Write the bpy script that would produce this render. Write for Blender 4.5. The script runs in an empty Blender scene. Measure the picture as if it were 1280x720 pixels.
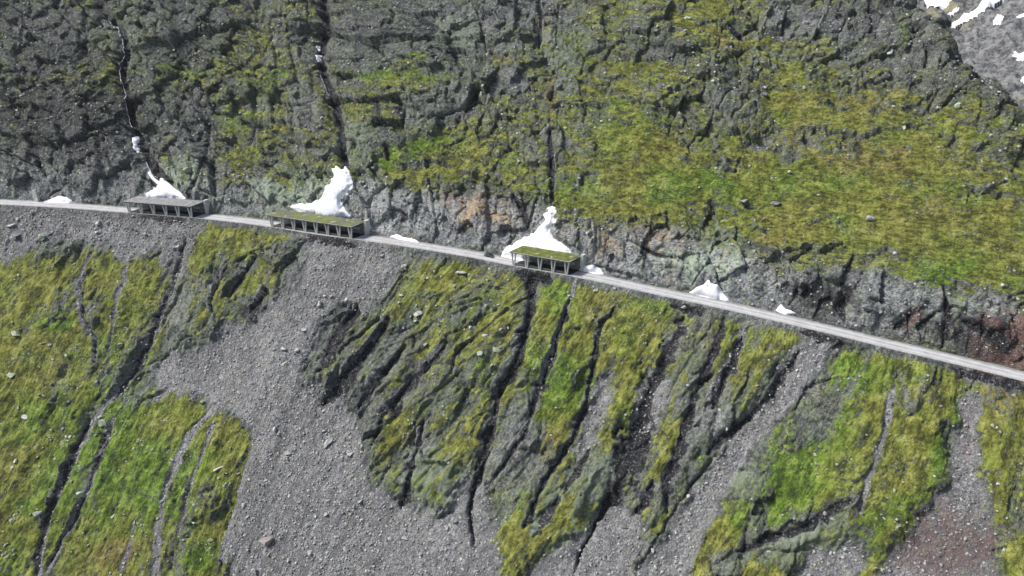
import bpy, bmesh, math, random
import numpy as np
from mathutils import Vector, Matrix
R = math.radians
sc = bpy.context.scene
COL = sc.collection
F = 914.0; CX, CY = 640.0, 360.0
PITCH = R(28.7); HC = 140.0
cp, sp = math.cos(PITCH), math.sin(PITCH)
f32 = np.float32
HAZE = 0.00003; SHX = 5; TB = 3.8

# ------------------------------------------------------------------ camera geometry
def project(x, y, z):
    dz = z - HC
    dep = y * cp - dz * sp
    up = y * sp + dz * cp
    dep = np.maximum(dep, 1.0)
    return CX + F * x / dep, CY - F * up / dep, dep
def ray(px, py):
    rx = (px - CX) / F; ru = -(py - CY) / F
    return np.array([rx, cp + ru * sp, -sp + ru * cp])
def on_level(px, py, z):
    d = ray(px, py); k = (z - HC) / d[2]
    return d * k + np.array([0, 0, HC])

# ------------------------------------------------------------------ noise
_rng = np.random.RandomState(7)
def _grad(seed):
    r = np.random.RandomState(seed)
    th = r.rand(256, 256) * 2 * np.pi
    return np.cos(th).astype(f32), np.sin(th).astype(f32)
_gc = {}
def perlin(x, y, seed=0):
    if seed not in _gc: _gc[seed] = _grad(seed)
    gx, gy = _gc[seed]
    xi = np.floor(x).astype(np.int32); yi = np.floor(y).astype(np.int32)
    fx = (x - xi).astype(f32); fy = (y - yi).astype(f32)
    u = fx * fx * fx * (fx * (fx * 6 - 15) + 10); v = fy * fy * fy * (fy * (fy * 6 - 15) + 10)
    x0 = xi & 255; x1 = (xi + 1) & 255; y0 = yi & 255; y1 = (yi + 1) & 255
    def g(a, b, dx, dy): return gx[a, b] * dx + gy[a, b] * dy
    n00 = g(x0, y0, fx, fy); n10 = g(x1, y0, fx - 1, fy)
    n01 = g(x0, y1, fx, fy - 1); n11 = g(x1, y1, fx - 1, fy - 1)
    return ((n00 + u * (n10 - n00)) * (1 - v) + (n01 + u * (n11 - n01)) * v) * 1.45
def fbm(x, y, octv, seed=0, gain=0.5):
    s = 0; a = 1.0; t = 0
    for i in range(octv):
        s = s + a * perlin(x * 2 ** i + 13.7 * i, y * 2 ** i + 7.3 * i, seed + i); t += a; a *= gain
    return s / t
def ridged(x, y, octv, seed=0):
    s = 0; a = 1.0; t = 0
    for i in range(octv):
        s = s + a * (1 - 2 * np.abs(perlin(x * 2 ** i + 3.1 * i, y * 2 ** i + 9.2 * i, seed + i))); t += a; a *= 0.5
    return s / t
def cells(x, y, seed=0):
    """nearest feature point: returns F1, F2, dx, dy, three randoms of the cell"""
    r = np.random.RandomState(seed + 900)
    jx = r.rand(256, 256).astype(f32); jy = r.rand(256, 256).astype(f32)
    r1 = r.rand(256, 256).astype(f32); r2 = r.rand(256, 256).astype(f32); r3 = r.rand(256, 256).astype(f32)
    xi = np.floor(x).astype(np.int32); yi = np.floor(y).astype(np.int32)
    F1 = np.full(x.shape, 9, f32); F2 = F1.copy(); bx = F1 * 0; by = F1 * 0; ix = xi * 0; iy = yi * 0
    for i in (-1, 0, 1):
        for j in (-1, 0, 1):
            cx = (xi + i) & 255; cy = (yi + j) & 255
            dx = (x - (xi + i) - jx[cx, cy]).astype(f32); dy = (y - (yi + j) - jy[cx, cy]).astype(f32)
            d = np.sqrt(dx * dx + dy * dy)
            m = d < F1
            F2 = np.where(m, F1, np.minimum(F2, d)); F1 = np.where(m, d, F1)
            bx = np.where(m, dx, bx); by = np.where(m, dy, by); ix = np.where(m, cx, ix); iy = np.where(m, cy, iy)
    return F1, F2, bx, by, r1[ix, iy], r2[ix, iy], r3[ix, iy]
def sstep(a, b, x):
    t = np.clip((x - a) / (b - a), 0, 1); return t * t * (3 - 2 * t)

# ------------------------------------------------------------------ survey of the site, read off the photograph (1280 x 720)
ROAD = [(-160, 243), (-60, 248), (0, 252.5), (50, 255), (100, 258), (150, 262), (205, 266), (260, 270.5), (310, 276), (350, 281.5), (400, 290),
        (450, 296), (500, 303), (550, 311), (600, 319.5), (640, 328), (675, 333.5), (710, 340), (760, 350), (820, 363.5), (870, 374),
        (930, 387), (990, 401), (1050, 415), (1110, 430), (1170, 444), (1230, 458.5), (1280, 471), (1400, 500)]
def road_level(px): return 0.0 - 8.0 * px / 1280.0
RP = np.array([on_level(px, py, road_level(px)) for px, py in ROAD])
P0 = on_level(0, 252.5, road_level(0)); P1 = on_level(1280, 471, road_level(1280))
ea = (P1 - P0)[:2]; ea /= np.linalg.norm(ea); eb = np.array([-ea[1], ea[0]])
if eb[1] < 0: eb = -eb
O2 = RP[16][:2]
def to_ab(x, y): return (x - O2[0]) * ea[0] + (y - O2[1]) * ea[1], (x - O2[0]) * eb[0] + (y - O2[1]) * eb[1]
def to_xy(a, b): return O2[0] + a * ea[0] + b * eb[0], O2[1] + a * ea[1] + b * eb[1]
ra, rb = to_ab(RP[:, 0], RP[:, 1]); rz = RP[:, 2]
_aa = np.linspace(-520, 420, 1881)
_k1 = (rb[1] - rb[0]) / (ra[1] - ra[0]); _k2 = (rb[-1] - rb[-2]) / (ra[-1] - ra[-2])
_bb = np.interp(_aa, ra, rb)
_bb = np.where(_aa < ra[0], rb[0] + _k1 * (_aa - ra[0]), np.where(_aa > ra[-1], rb[-1] + _k2 * (_aa - ra[-1]), _bb))
_zz = np.interp(_aa, ra, rz)
_ker = np.hanning(49); _ker /= _ker.sum()
def _sm(v): return np.convolve(np.pad(v, 24, mode='edge'), _ker, 'valid')
_bb = _sm(_bb); _zz = _sm(_zz)
def road_b(a): return np.interp(a, _aa, _bb)
def road_z(a): return np.interp(a, _aa, _zz)

def base_height(a, b):
    t = b - road_b(a); z0 = road_z(a)
    pa = (a + 260) / 440.0                                     # 0 at the left of the view, 1 at the right
    kup = 0.94 - 0.16 * sstep(0.45, 0.9, pa)
    hc = 15 - 5 * sstep(0.35, 0.0, pa) + 2 * np.sin(a * 0.045) - 4 * sstep(.66, .72, pa) * sstep(.84, .78, pa)
    ks = 1.9
    x = np.maximum(t - TB, 0)
    up = -np.logaddexp(-(ks * x) / 1.2, -(hc + kup * (x - hc / ks)) / 1.2) * 1.2
    up = np.where(t > TB, up, 0)
    y = np.maximum(-t - 3.5, 0)
    dn = -(0.8 * y + 2.4 * (1 - np.exp(-y / 3.0)))
    return z0 + np.maximum(up, 0) + dn - 0.12

RIDGE_PX = [(840, -260), (980, -150), (1070, -70), (1120, -28), (1146, 2), (1166, 13), (1184, 28), (1189, 44), (1193, 60), (1212, 72), (1232, 82), (1254, 96), (1266, 118), (1285, 142), (1330, 190), (1400, 260), (1470, 330), (1560, 430)]
def hit_base(px, py):
    d = ray(px, py); lo = 120.0
    for k in np.arange(120, 900, 1.0):
        p = d * k + np.array([0, 0, HC]); a, b = to_ab(p[0], p[1])
        if p[2] < base_height(np.array([a]), np.array([b]))[0]:
            l, h = k - 1, k
            for _ in range(14):
                m = (l + h) / 2; p = d * m + np.array([0, 0, HC]); a, b = to_ab(p[0], p[1])
                if p[2] < base_height(np.array([a]), np.array([b]))[0]: h = m
                else: l = m
            return p
    return d * 700 + np.array([0, 0, HC])
RIDGE = np.array([hit_base(*q) for q in RIDGE_PX])[:, :2]

# ------------------------------------------------------------------ distance maps of the surveyed features
GX0, GY0, GS = -300.0, -260.0, 2.0
GW, GH = 960, 620
_gx, _gy = np.meshgrid(GX0 + GS * np.arange(GW), GY0 + GS * np.arange(GH))
def seg_dist(X, Y, p, q):
    vx, vy = q[0] - p[0], q[1] - p[1]; L = vx * vx + vy * vy + 1e-9
    t = np.clip(((X - p[0]) * vx + (Y - p[1]) * vy) / L, 0, 1)
    return np.hypot(X - p[0] - t * vx, Y - p[1] - t * vy), t
def poly_sd(pts, X=None, Y=None):
    """signed distance, positive inside"""
    X = _gx if X is None else X; Y = _gy if Y is None else Y
    d = np.full(X.shape, 1e9); ins = np.zeros(X.shape, bool)
    for i in range(len(pts)):
        p, q = pts[i], pts[(i + 1) % len(pts)]
        d = np.minimum(d, seg_dist(X, Y, p, q)[0])
        if p[1] != q[1]:
            c = ((p[1] > Y) != (q[1] > Y)) & (X < (q[0] - p[0]) * (Y - p[1]) / (q[1] - p[1]) + p[0])
            ins ^= c
    return np.where(ins, d, -d)
def line_d(pts):
    """pts (x, y, width): distance divided by the local width"""
    d = np.full(_gx.shape, 1e3)
    for p, q in zip(pts[:-1], pts[1:]):
        dd, t = seg_dist(_gx, _gy, p, q)
        d = np.minimum(d, dd / (p[2] + (q[2] - p[2]) * t))
    return d
def samp(grid, px, py):
    u = np.clip((px - GX0) / GS, 0, GW - 1.001); v = np.clip((py - GY0) / GS, 0, GH - 1.001)
    i = u.astype(np.int32); j = v.astype(np.int32); fu = (u - i).astype(f32); fv = (v - j).astype(f32)
    g = grid.astype(f32)
    return (g[j, i] * (1 - fu) + g[j, i + 1] * fu) * (1 - fv) + (g[j + 1, i] * (1 - fu) + g[j + 1, i + 1] * fu) * fv

SCREE = [
 [(388, 294), (482, 308), (500, 330), (486, 352), (470, 372), (452, 392), (436, 372), (418, 374), (398, 396), (382, 436), (370, 484), (398, 486), (430, 508), (448, 538), (455, 580), (462, 610), (500, 636), (556, 648), (586, 596), (596, 596), (610, 640), (622, 700), (616, 800), (260, 820), (288, 720), (300, 664), (322, 610), (326, 548), (300, 512), (262, 500), (200, 478), (214, 452), (262, 434), (286, 410), (312, 412), (330, 396), (372, 350), (388, 318)],
 [(-250, 250), (0, 262), (110, 266), (160, 272), (246, 278), (250, 284), (236, 306), (222, 330), (200, 306), (176, 312), (160, 330), (140, 300), (96, 300), (50, 296), (16, 318), (-40, 340), (-250, 350)],
 [(1022, 420), (1036, 436), (1004, 484), (960, 536), (912, 594), (876, 656), (858, 720), (846, 800), (770, 810), (800, 716), (838, 664), (876, 610), (922, 552), (962, 498), (992, 446)],
 [(778, 636), (796, 652), (800, 676), (782, 720), (760, 800), (640, 800), (664, 716), (712, 684), (742, 656)],
 [(1090, 722), (1116, 696), (1150, 660), (1172, 622), (1192, 600), (1206, 540), (1208, 500), (1216, 500), (1218, 590), (1230, 640), (1240, 720), (1250, 800), (1060, 810)],
 [(1004, 712), (1022, 688), (1066, 684), (1074, 704), (1040, 760), (990, 770)],
 [(814, 468), (830, 478), (824, 520), (808, 548), (792, 544), (800, 500)],
 [(740, 500), (750, 476), (760, 470), (752, 500), (736, 560), (726, 570), (730, 536)],
]
STREAKS = [  # stony tongues in the grass
 [(330, 500, 14), (322, 560, 12), (306, 620, 12), (292, 690, 14)], [(250, 470, 14), (222, 480, 10), (200, 500, 8)], [(300, 640, 9), (284, 672, 8), (280, 700, 6)],
 [(286, 492, 9), (262, 520, 8), (240, 548, 9), (222, 590, 8), (208, 630, 8), (200, 670, 8), (196, 724, 10)],
 [(272, 530, 5), (258, 566, 5), (244, 606, 5), (232, 650, 5), (228, 668, 3)],
 [(206, 372, 8), (196, 410, 7), (180, 440, 9), (160, 475, 9), (132, 510, 9), (112, 536, 8), (88, 580, 8), (66, 630, 7), (50, 680, 7), (42, 730, 7)],
 [(146, 524, 7), (128, 566, 6), (116, 604, 6), (94, 640, 6), (74, 676, 5), (56, 718, 5)],
 [(116, 318, 5), (100, 356, 6), (102, 396, 5), (118, 424, 4), (120, 456, 3)],
 [(160, 330, 5), (152, 362, 6), (146, 392, 5), (138, 440, 4)],
 [(168, 655, 4), (166, 680, 5), (152, 712, 6)],
 [(1110, 496, 10), (1106, 530, 8), (1094, 568, 8), (1078, 610, 7), (1070, 640, 6)],
 [(244, 284, 10), (232, 318, 9), (218, 350, 8), (206, 372, 8)],
 [(720, 350, 4), (708, 392, 5), (694, 436, 6), (680, 476, 6), (668, 516, 5)],
 [(932, 408, 6), (920, 440, 6), (900, 470, 6), (884, 500, 6)],
 [(450, 452, 8), (436, 470, 7), (420, 492, 6)],
 [(560, 620, 4), (584, 600, 6), (592, 640, 6)],
 [(350, 250, 6), (354, 244, 5)],
]
DARK = [  # wet gullies, also shaded slashes and openings painted black;  x, y, half-width
 ([(670, 338, 7), (662, 380, 5), (656, 414, 6), (648, 448, 7), (628, 480, 4), (614, 520, 5), (606, 560, 6), (600, 590, 5), (590, 612, 2.5), (584, 640, 2), (594, 684, 2)], 3.2),
 ([(712, 372, 2), (696, 430, 3), (684, 462, 5), (670, 500, 3), (652, 548, 3), (626, 584, 3), (604, 606, 3)], 1.6),
 ([(772, 380, 1.5), (756, 400, 3), (746, 424, 4), (742, 450, 5), (736, 482, 3), (726, 520, 3.5), (714, 552, 4), (690, 586, 3), (668, 628, 4), (654, 660, 4)], 2.0),
 ([(856, 396, 6), (842, 426, 9), (824, 466, 6), (808, 500, 6), (800, 540, 14), (790, 562, 22), (778, 590, 13), (768, 616, 8), (752, 640, 3), (736, 668, 1.6), (716, 716, 1.4)], 3.0),
 ([(906, 396, 5), (890, 444, 7), (872, 484, 6), (858, 530, 6), (846, 566, 6), (836, 606, 6), (834, 640, 5)], 2.2),
 ([(1000, 440, 4), (972, 480, 6), (944, 516, 4), (906, 548, 6), (884, 566, 5)], 1.5),
 ([(446, 378, 6), (432, 402, 9), (414, 432, 9), (396, 462, 6)], 2.6),  # slash on the shaded side of the spur, shade painted black
 ([(486, 396, 4), (466, 430, 6), (440, 462, 8), (414, 490, 8), (402, 502, 5)], 2.6),
 ([(508, 430, 2), (486, 456, 5), (462, 484, 6), (448, 510, 7)], 1.8),
 ([(560, 428, 2), (530, 462, 5), (506, 486, 5), (480, 516, 5), (462, 560, 2)], 1.8),
 ([(528, 524, 3), (520, 562, 3), (512, 592, 4), (504, 622, 6), (500, 634, 4)], 1.8),
 ([(232, 296, 3), (218, 344, 3), (204, 380, 4), (188, 420, 4), (170, 460, 3.5), (140, 500, 3)], 1.6),
 ([(112, 524, 4), (92, 560, 4), (78, 600, 4), (60, 636, 6), (48, 676, 5), (40, 724, 5)], 1.6),
 ([(140, 530, 3), (126, 566, 2.4), (112, 600, 3), (96, 640, 2.4), (76, 674, 2), (54, 716, 2)], 1.1),
 ([(100, 352, 2), (102, 396, 2.4), (118, 424, 2.4), (118, 450, 2)], 1.0),
 ([(288, 328, 2), (274, 350, 3), (262, 376, 2), (270, 410, 1)], 1.1),
 ([(330, 362, 3), (312, 392, 8), (322, 404, 5)], 1.8),
 ([(318, 322, 2), (300, 346, 3), (286, 372, 3)], 1.0),
 ([(650, 340, 8), (668, 346, 10), (690, 350, 8)], 3.4), ([(384, 292, 5), (404, 298, 7), (428, 304, 8), (446, 306, 5)], 2.6), ([(176, 270, 4), (204, 273, 5), (236, 275, 4)], 1.4), ([(1190, 462, 5), (1230, 472, 7), (1290, 490, 9)], 2.0), ([(840, 382, 5), (872, 388, 6), (884, 386, 3)], 1.6), ([(1000, 414, 5), (1036, 424, 6), (1056, 430, 4)], 1.6),  # dark openings below the shelter slabs, their shade painted in
 ([(700, 620, 5), (680, 650, 6), (664, 672, 4)], 1.4), ([(740, 560, 4), (720, 590, 5), (704, 616, 4)], 1.4), ([(818, 600, 6), (806, 630, 6), (796, 640, 4)], 1.6), ([(928, 420, 4), (918, 450, 5), (902, 478, 5), (890, 510, 5)], 1.4), ([(924, 690, 6), (960, 672, 5), (1010, 660, 6), (1050, 630, 7), (1068, 624, 4)], 1.8),
 # above the road
 ([(112, -30, 3), (120, 4, 3.5), (136, 24, 3.5), (150, 36, 4), (156, 60, 4), (150, 90, 4), (156, 120, 4.5), (164, 150, 4.5), (172, 172, 4), (184, 200, 5), (204, 224, 7), (214, 238, 6)], 3.4),
 ([(400, -30, 3), (404, 8, 5), (406, 34, 5), (398, 70, 4), (404, 94, 5), (416, 124, 5), (424, 160, 4.5), (428, 196, 4.5), (430, 214, 5)], 3.2),
 ([(670, -30, 2), (676, 20, 2.6), (674, 60, 3)], 1.6), ([(686, 160, 3), (688, 190, 4), (689, 214, 3), (688, 262, 2.4)], 2.2),
 ([(-30, 92, 3), (0, 118, 4), (22, 146, 4), (36, 168, 5), (44, 200, 3), (56, 222, 3)], 2.2),
 ([(262, 158, 2), (256, 190, 2.5), (246, 212, 2.5), (238, 236, 2.5)], 1.4),
 ([(520, 20, 4), (545, 34, 4), (530, 48, 3)], 1.2), ([(60, 0, 2), (96, 40, 2), (120, 92, 2)], 1.1),
 ([(180, 0, 4), (196, 16, 3)], 1.2), ([(300, 148, 2), (318, 160, 2.4), (312, 180, 2.4)], 1.2),
 ([(1184, 372, 5), (1188, 398, 5), (1184, 420, 5), (1178, 436, 2)], 2.4),
 ([(1052, 352, 5), (1060, 366, 8), (1050, 384, 7), (1056, 402, 4)], 2.0),
 ([(1148, 384, 4), (1134, 400, 5), (1118, 412, 4)], 2.0),
 ([(1206, 402, 5), (1228, 412, 8), (1252, 424, 10), (1262, 442, 9)], 2.0),
 ([(640, 240, 3), (652, 262, 5), (660, 284, 4)], 1.8), ([(480, 180, 2), (484, 200, 2)], 1.0),
 ([(786, 300, 2), (820, 318, 3), (846, 322, 2)], 1.2), ([(500, 128, 4), (502, 150, 3)], 1.2), ([(470, 126, 3), (474, 146, 3)], 1.0),
 ([(424, 170, 3), (452, 178, 2)], 1.0), ([(912, 30, 4), (930, 50, 4)], 1.4), ([(1084, 10, 5), (1100, 14, 4)], 1.4),
]
GRASS_GRID = """12211111332111101244577412111000 0
22122124422111122354335764212310 0
22431443442364113347652376544431 0
11111123434432234436652587777765 2
12112125433135655468866556688764 4
12223455443278776568887878888866 6
11222433345433114688775787788888 8
11245376631132112353224677778899 9
77667365411156656631111244447788 8
86476245411355454777751111000213 5
76774234111324455577645562246411 1
77653342014434466667645632786532 3
76564764310034353868634431575665 7
77567776600056552768752441588567 6
87668776700055644646455257885667 7
88678657000565456555445377865654 6
86678465100010077666536557566653 5
65767473000000067442063666564335 5
"""
GR = [[int(c) for c in r.replace(' ', '')] for r in GRASS_GRID.strip().split('\n')]
GR = np.array([(r + [r[-1]] * 32)[:32] for r in GR], float)
GR = np.pad(GR, ((8, 8), (8, 8)), mode='edge')
def grid_samp(px, py):
    u = np.clip((px / 40.0) - 0.5 + 8, 0, 46.99); v = np.clip((py / 40.0) - 0.5 + 8, 0, 32.99)
    i = u.astype(int); j = v.astype(int); fu = u - i; fv = v - j
    fu = fu * fu * (3 - 2 * fu); fv = fv * fv * (3 - 2 * fv)
    return ((GR[j, i] * (1 - fu) + GR[j, i + 1] * fu) * (1 - fv) + (GR[j + 1, i] * (1 - fu) + GR[j + 1, i + 1] * fu) * fv) / 9.0
# soft blobs: x, y, rx, ry, angle, value
GREEN = [(500, 195, 60, 12, -18, 1), (215, 88, 26, 7, 0, 1), (455, 90, 34, 7, 0, .9), (340, 100, 30, 8, -20, .7), (290, 148, 30, 12, 0, .8), (1128, 44, 12, 22, 0, 1), (880, 235, 60, 22, 10, .5),
         (120, 560, 120, 50, -60, .9), (200, 600, 60, 60, 0, .8), (700, 480, 40, 50, 20, .9), (980, 600, 70, 40, -40, 1), (1060, 470, 50, 30, 0, .8), (1010, 540, 60, 50, -40, .7), (1180, 560, 14, 70, 25, .8),
         (610, 470, 20, 20, 0, .5), (640, 545, 14, 10, 0, 1), (636, 632, 20, 8, -30, 1), (466, 600, 10, 18, 0, 1), (74, 405, 22, 10, 0, 1), (170, 275, 22, 8, 0, .7), (390, 440, 12, 30, 30, .9),
         (536, 512, 16, 8, -40, .9), (1180, 340, 30, 16, 0, .9), (1000, 230, 80, 24, 0, .4), (540, 100, 20, 10, 0, .5), (460, 245, 16, 12, 0, .9), (50, 520, 60, 40, 0, .5), (690, 235, 40, 20, 0, .4), (250, 700, 30, 20, 0, .8), (700, 370, 30, 20, 0, .5), (880, 560, 12, 20, 0, .9), (1100, 650, 60, 20, -30, .5), (780, 160, 40, 30, 0, .4), (520, 60, 16, 16, 0, .7)]
BROWN = [(1050, 190, 120, 26, 10, .9), (1170, 250, 90, 20, -5, .5), (1090, 130, 60, 30, 0, .7), (905, 60, 26, 20, 40, .8), (690, 115, 12, 34, 0, 1), (1120, 110, 40, 20, 30, .7), (1240, 210, 40, 30, 0, .4), (300, 20, 40, 12, 0, .6),
         (140, 310, 26, 12, 0, .5), (205, 320, 12, 26, 0, .5), (30, 360, 30, 20, 0, .4), (140, 690, 50, 24, 0, 1), (330, 680, 40, 60, 0, .4), (760, 395, 30, 60, 25, .4), (810, 400, 20, 40, 0, .5), (955, 395, 16, 40, 0, .6), (530, 470, 40, 40, 0, .5),
         (630, 520, 20, 30, 0, .6), (690, 560, 30, 24, 0, .9), (960, 520, 50, 30, -40, .6), (1170, 490, 40, 30, 0, .6), (520, 560, 40, 40, 0, .5), (1240, 500, 40, 40, 0, .5), (80, 440, 50, 30, 0, .4), (640, 70, 30, 60, 0, .3), (560, 160, 90, 20, 0, .5), (840, 190, 60, 60, 0, .3), (190, 430, 60, 40, -60, .5), (306, 285, 20, 10, 0, .4), (205, 470, 10, 12, 0, .6), (315, 405, 10, 10, 0, 1.2), (960, 300, 60, 14, -20, .5)]
OCHRE = [(600, 262, 50, 26, 0, 1), (560, 245, 20, 20, 0, .7), (690, 125, 7, 36, 0, 1), (676, 20, 8, 30, 0, .6), (820, 300, 60, 36, 0, .6), (760, 300, 30, 30, 0, .7), (1165, 420, 20, 24, 0, .5), (905, 60, 22, 20, 0, .5), (700, 285, 30, 20, 0, .6), (560, 545, 40, 20, 0, .3), (930, 320, 60, 20, 10, .35), (885, 425, 10, 20, 0, .8)]
RED = [(1262, 434, 60, 44, 0, 1.7), (1140, 398, 12, 22, 25, 1), (1208, 440, 18, 8, 20, .7), (142, 72, 6, 5, 0, 1), (400, 74, 8, 5, 0, .9), (560, 240, 14, 26, 0, .6), (738, 322, 10, 16, 0, .7), (840, 352, 12, 10, 0, .6), (520, 298, 12, 8, 0, .7), (1180, 680, 80, 50, 0, .95), (1210, 540, 14, 50, 0, .5), (450, 480, 20, 10, 0, .2), (30, 230, 36, 14, 0, .3), (160, 690, 10, 26, 15, .6), (510, 660, 50, 12, 0, .25), (1110, 416, 24, 8, 20, .6), (1010, 2, 10, 10, 0, .6)]
LICHEN = [(440, 175, 20, 26, 0, 1), (225, 215, 30, 20, 0, .9), (360, 235, 50, 30, 0, .7), (400, 220, 16, 24, 0, .8), (330, 120, 60, 30, 0, .4), (150, 60, 60, 60, 0, .4), (475, 75, 60, 30, 0, .4), (560, 40, 60, 30, 0, .4), (890, 20, 30, 14, 0, .8), (960, 70, 30, 14, 0, .6), (700, 70, 60, 40, 0, .4), (550, 600, 40, 40, 0, .8), (690, 650, 40, 40, 0, .8), (740, 600, 30, 30, 0, .6), (905, 300, 40, 30, 0, .6), (880, 330, 60, 20, 0, .5), (930, 600, 20, 10, 0, .8), (150, 360, 10, 40, 0, .7), (30, 400, 30, 60, 0, .5), (270, 70, 60, 30, 0, .3), (1200, 380, 20, 14, 0, .4), (540, 90, 60, 40, 0, .3), (20, 240, 10, 10, 0, .3), (1000, 680, 60, 16, -20, .8)]
ROCKY = [(830, 60, 34, 16, 20, 1), (850, 145, 40, 20, 5, 1), (830, 130, 20, 24, 0, .8), (1010, 80, 60, 20, 0, .5), (1060, 34, 90, 20, 0, .9), (1170, 90, 60, 40, 35, 1), (1240, 125, 40, 22, 40, 1), (1048, 170, 50, 14, 10, .75), (900, 215, 30, 10, 0, .7), (955, 178, 24, 8, 0, .7), (1090, 385, 66, 30, 20, 1.2),
         (1010, 380, 50, 24, 15, 1), (1220, 420, 60, 26, 20, 1.2), (850, 320, 90, 30, 5, .9), (600, 265, 70, 40, 0, 1.2), (500, 260, 60, 22, 10, 1), (540, 40, 60, 30, 0, .9), (470, 50, 60, 40, 0, .9), (640, 110, 30, 16, 0, .7), (545, 130, 50, 20, 0, .8), (660, 192, 40, 14, 0, .5), (520, 212, 30, 8, 0, .5), (480, 172, 14, 16, 0, .8), (100, 160, 90, 50, 30, 1), (60, 60, 60, 50, 0, .8), (240, 60, 50, 30, 0, .5), (240, 150, 30, 50, 0, .7), (380, 140, 14, 30, 0, .5),
         (315, 385, 26, 18, 0, 1), (350, 320, 20, 30, 0, .3), (660, 600, 60, 50, -40, .6), (740, 600, 40, 40, 0, .7), (540, 590, 50, 40, 0, .6), (990, 670, 80, 24, -28, 1.3), (1060, 625, 20, 30, 0, .8), (880, 520, 30, 40, -30, .5), (860, 570, 16, 40, 0, .7), (1270, 540, 14, 20, 0, .5), (40, 235, 50, 20, 0, 1), (110, 240, 30, 14, 0, .7), (700, 20, 30, 16, 0, .5), (760, 60, 20, 10, 0, .5), (1110, 500, 8, 12, 0, .5), (960, 70, 60, 14, 0, .6), (780, 330, 60, 24, 0, .8)]
def blobs(lst, px, py):
    o = np.zeros(px.shape, f32)
    for x, y, rx, ry, an, v in lst:
        c, s = math.cos(R(an)), math.sin(R(an))
        m = (np.abs(px - x) < 2.2 * max(rx, ry)) & (np.abs(py - y) < 2.2 * max(rx, ry))
        X = px[m] - x; Y = py[m] - y
        o[m] = np.maximum(o[m], v * np.exp(-((X * c + Y * s) / rx) ** 2 - ((-X * s + Y * c) / ry) ** 2))
    return o

# ------------------------------------------------------------------ the mountain side
A0, A1 = -362.0, 240.0
AU = np.arange(A0, A1, 0.42)
BU = np.concatenate([np.arange(-235, -150, 1.4), np.arange(-150, -6, 0.37), np.arange(-6, 24, 0.25), np.arange(24, 132, 0.38), np.arange(132, 215, 1.2)])
NA, NB = len(AU), len(BU)
TA, TT = np.meshgrid(AU, BU)                    # rows follow the road
TBB = TT + road_b(TA)                          # t is the distance from the road axis
Z = base_height(TA, TBB)
X, Y = to_xy(TA, TBB)
px, py, dep = project(X, Y, Z)
# spur: beyond the crest the mountain falls away to the back
crest = np.full(X.shape, 1e9); side = np.zeros(X.shape)
for p, q in zip(RIDGE[:-1], RIDGE[1:]):
    dd, t = seg_dist(X, Y, p, q)
    cr = (q[0] - p[0]) * (Y - p[1]) - (q[1] - p[1]) * (X - p[0])
    m = dd < crest
    crest = np.where(m, dd, crest); side = np.where(m, cr, side)
E = np.where(side > 0, crest, -crest)
drop = 2.0 * np.where(E > -6, (E + 6) ** 2 / (2 * 12), 0); drop = np.where(E > 6, 2.0 * E, drop)
Zb = Z - np.maximum(drop, 0)
# noise coordinates that run with the fall line of each half
slope_t = TT * 1.3
lower = TT < 0
kdn = 0.05 + 0.38 * sstep(-110, -50, TA) * sstep(190, 120, TA); kup_ = 0.95 * sstep(-60, -190, TA) + 0.30 * sstep(60, -20, TA)
U = np.where(lower, TA - kdn * TT, TA + np.minimum(kup_, 1.0) * TT * 0.8); V = slope_t
w1 = fbm(TA / 40, slope_t / 40, 4, 11) ; w2 = fbm(TA / 40, slope_t / 40, 4, 21)
w3 = fbm(TA / 7, slope_t / 7, 3, 31); w4 = fbm(TA / 7, slope_t / 7, 3, 41)
wpx = px + 9 * w3 + 5 * w1; wpy = py + 9 * w4 + 5 * w2          # surveyed edges, roughened
nearroad = np.exp(-(TT / 9.0) ** 2)
wpx = wpx * (1 - nearroad) + px * nearroad; wpy = wpy * (1 - nearroad) + py * nearroad
TE = np.where(TT > 0, TT + 1.6, -TT + 1.1)
above = sstep(3.3, 4.9, TT); below = sstep(-3.5, -5.9, TT)
bench = 1 - np.maximum(above, below)

scree_sd = np.full(_gx.shape, -1e3)
for P in SCREE: scree_sd = np.maximum(scree_sd, poly_sd(P))
SD = samp(scree_sd, wpx, wpy) + 4 * w3 + 13 * fbm(U / 6, V / 22, 5, 52, .6)
st = np.full(_gx.shape, 1e3)
for L in STREAKS: st = np.minimum(st, line_d([(q[0], q[1], q[2] * .62) for q in L]))
ST = samp(st, px + 5 * w3, py + 5 * w4)
scree = sstep(-15, 9, SD + 7 * fbm(TA / 2.2, slope_t / 3.5, 3, 53)) * (1 - above)
scree = np.maximum(scree, sstep(1.25, 0.45, ST + 0.5 * fbm(U / 3, V / 8, 3, 61)) * (1 - above))
dark = np.zeros(X.shape, f32); carve = np.zeros(X.shape, f32)
dn_ = 0.9 * w3
wvar = fbm(TA / 5, slope_t / 5, 3, 72); brk = fbm(TA / 3.2, slope_t / 4.5, 3, 73); wide = fbm(TA / 16, slope_t / 16, 2, 74)
def taper(L):
    (x0, y0, a0), (x1, y1, a1) = L[0], L[1]; (x2, y2, a2), (x3, y3, a3) = L[-2], L[-1]
    return [(x0, y0, a0 * .3), ((x0 * 2 + x1) / 3, (y0 * 2 + y1) / 3, a0)] + list(L[1:-1]) + [((x3 * 2 + x2) / 3, (y3 * 2 + y2) / 3, a3), (x3, y3, a3 * .3)]
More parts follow.
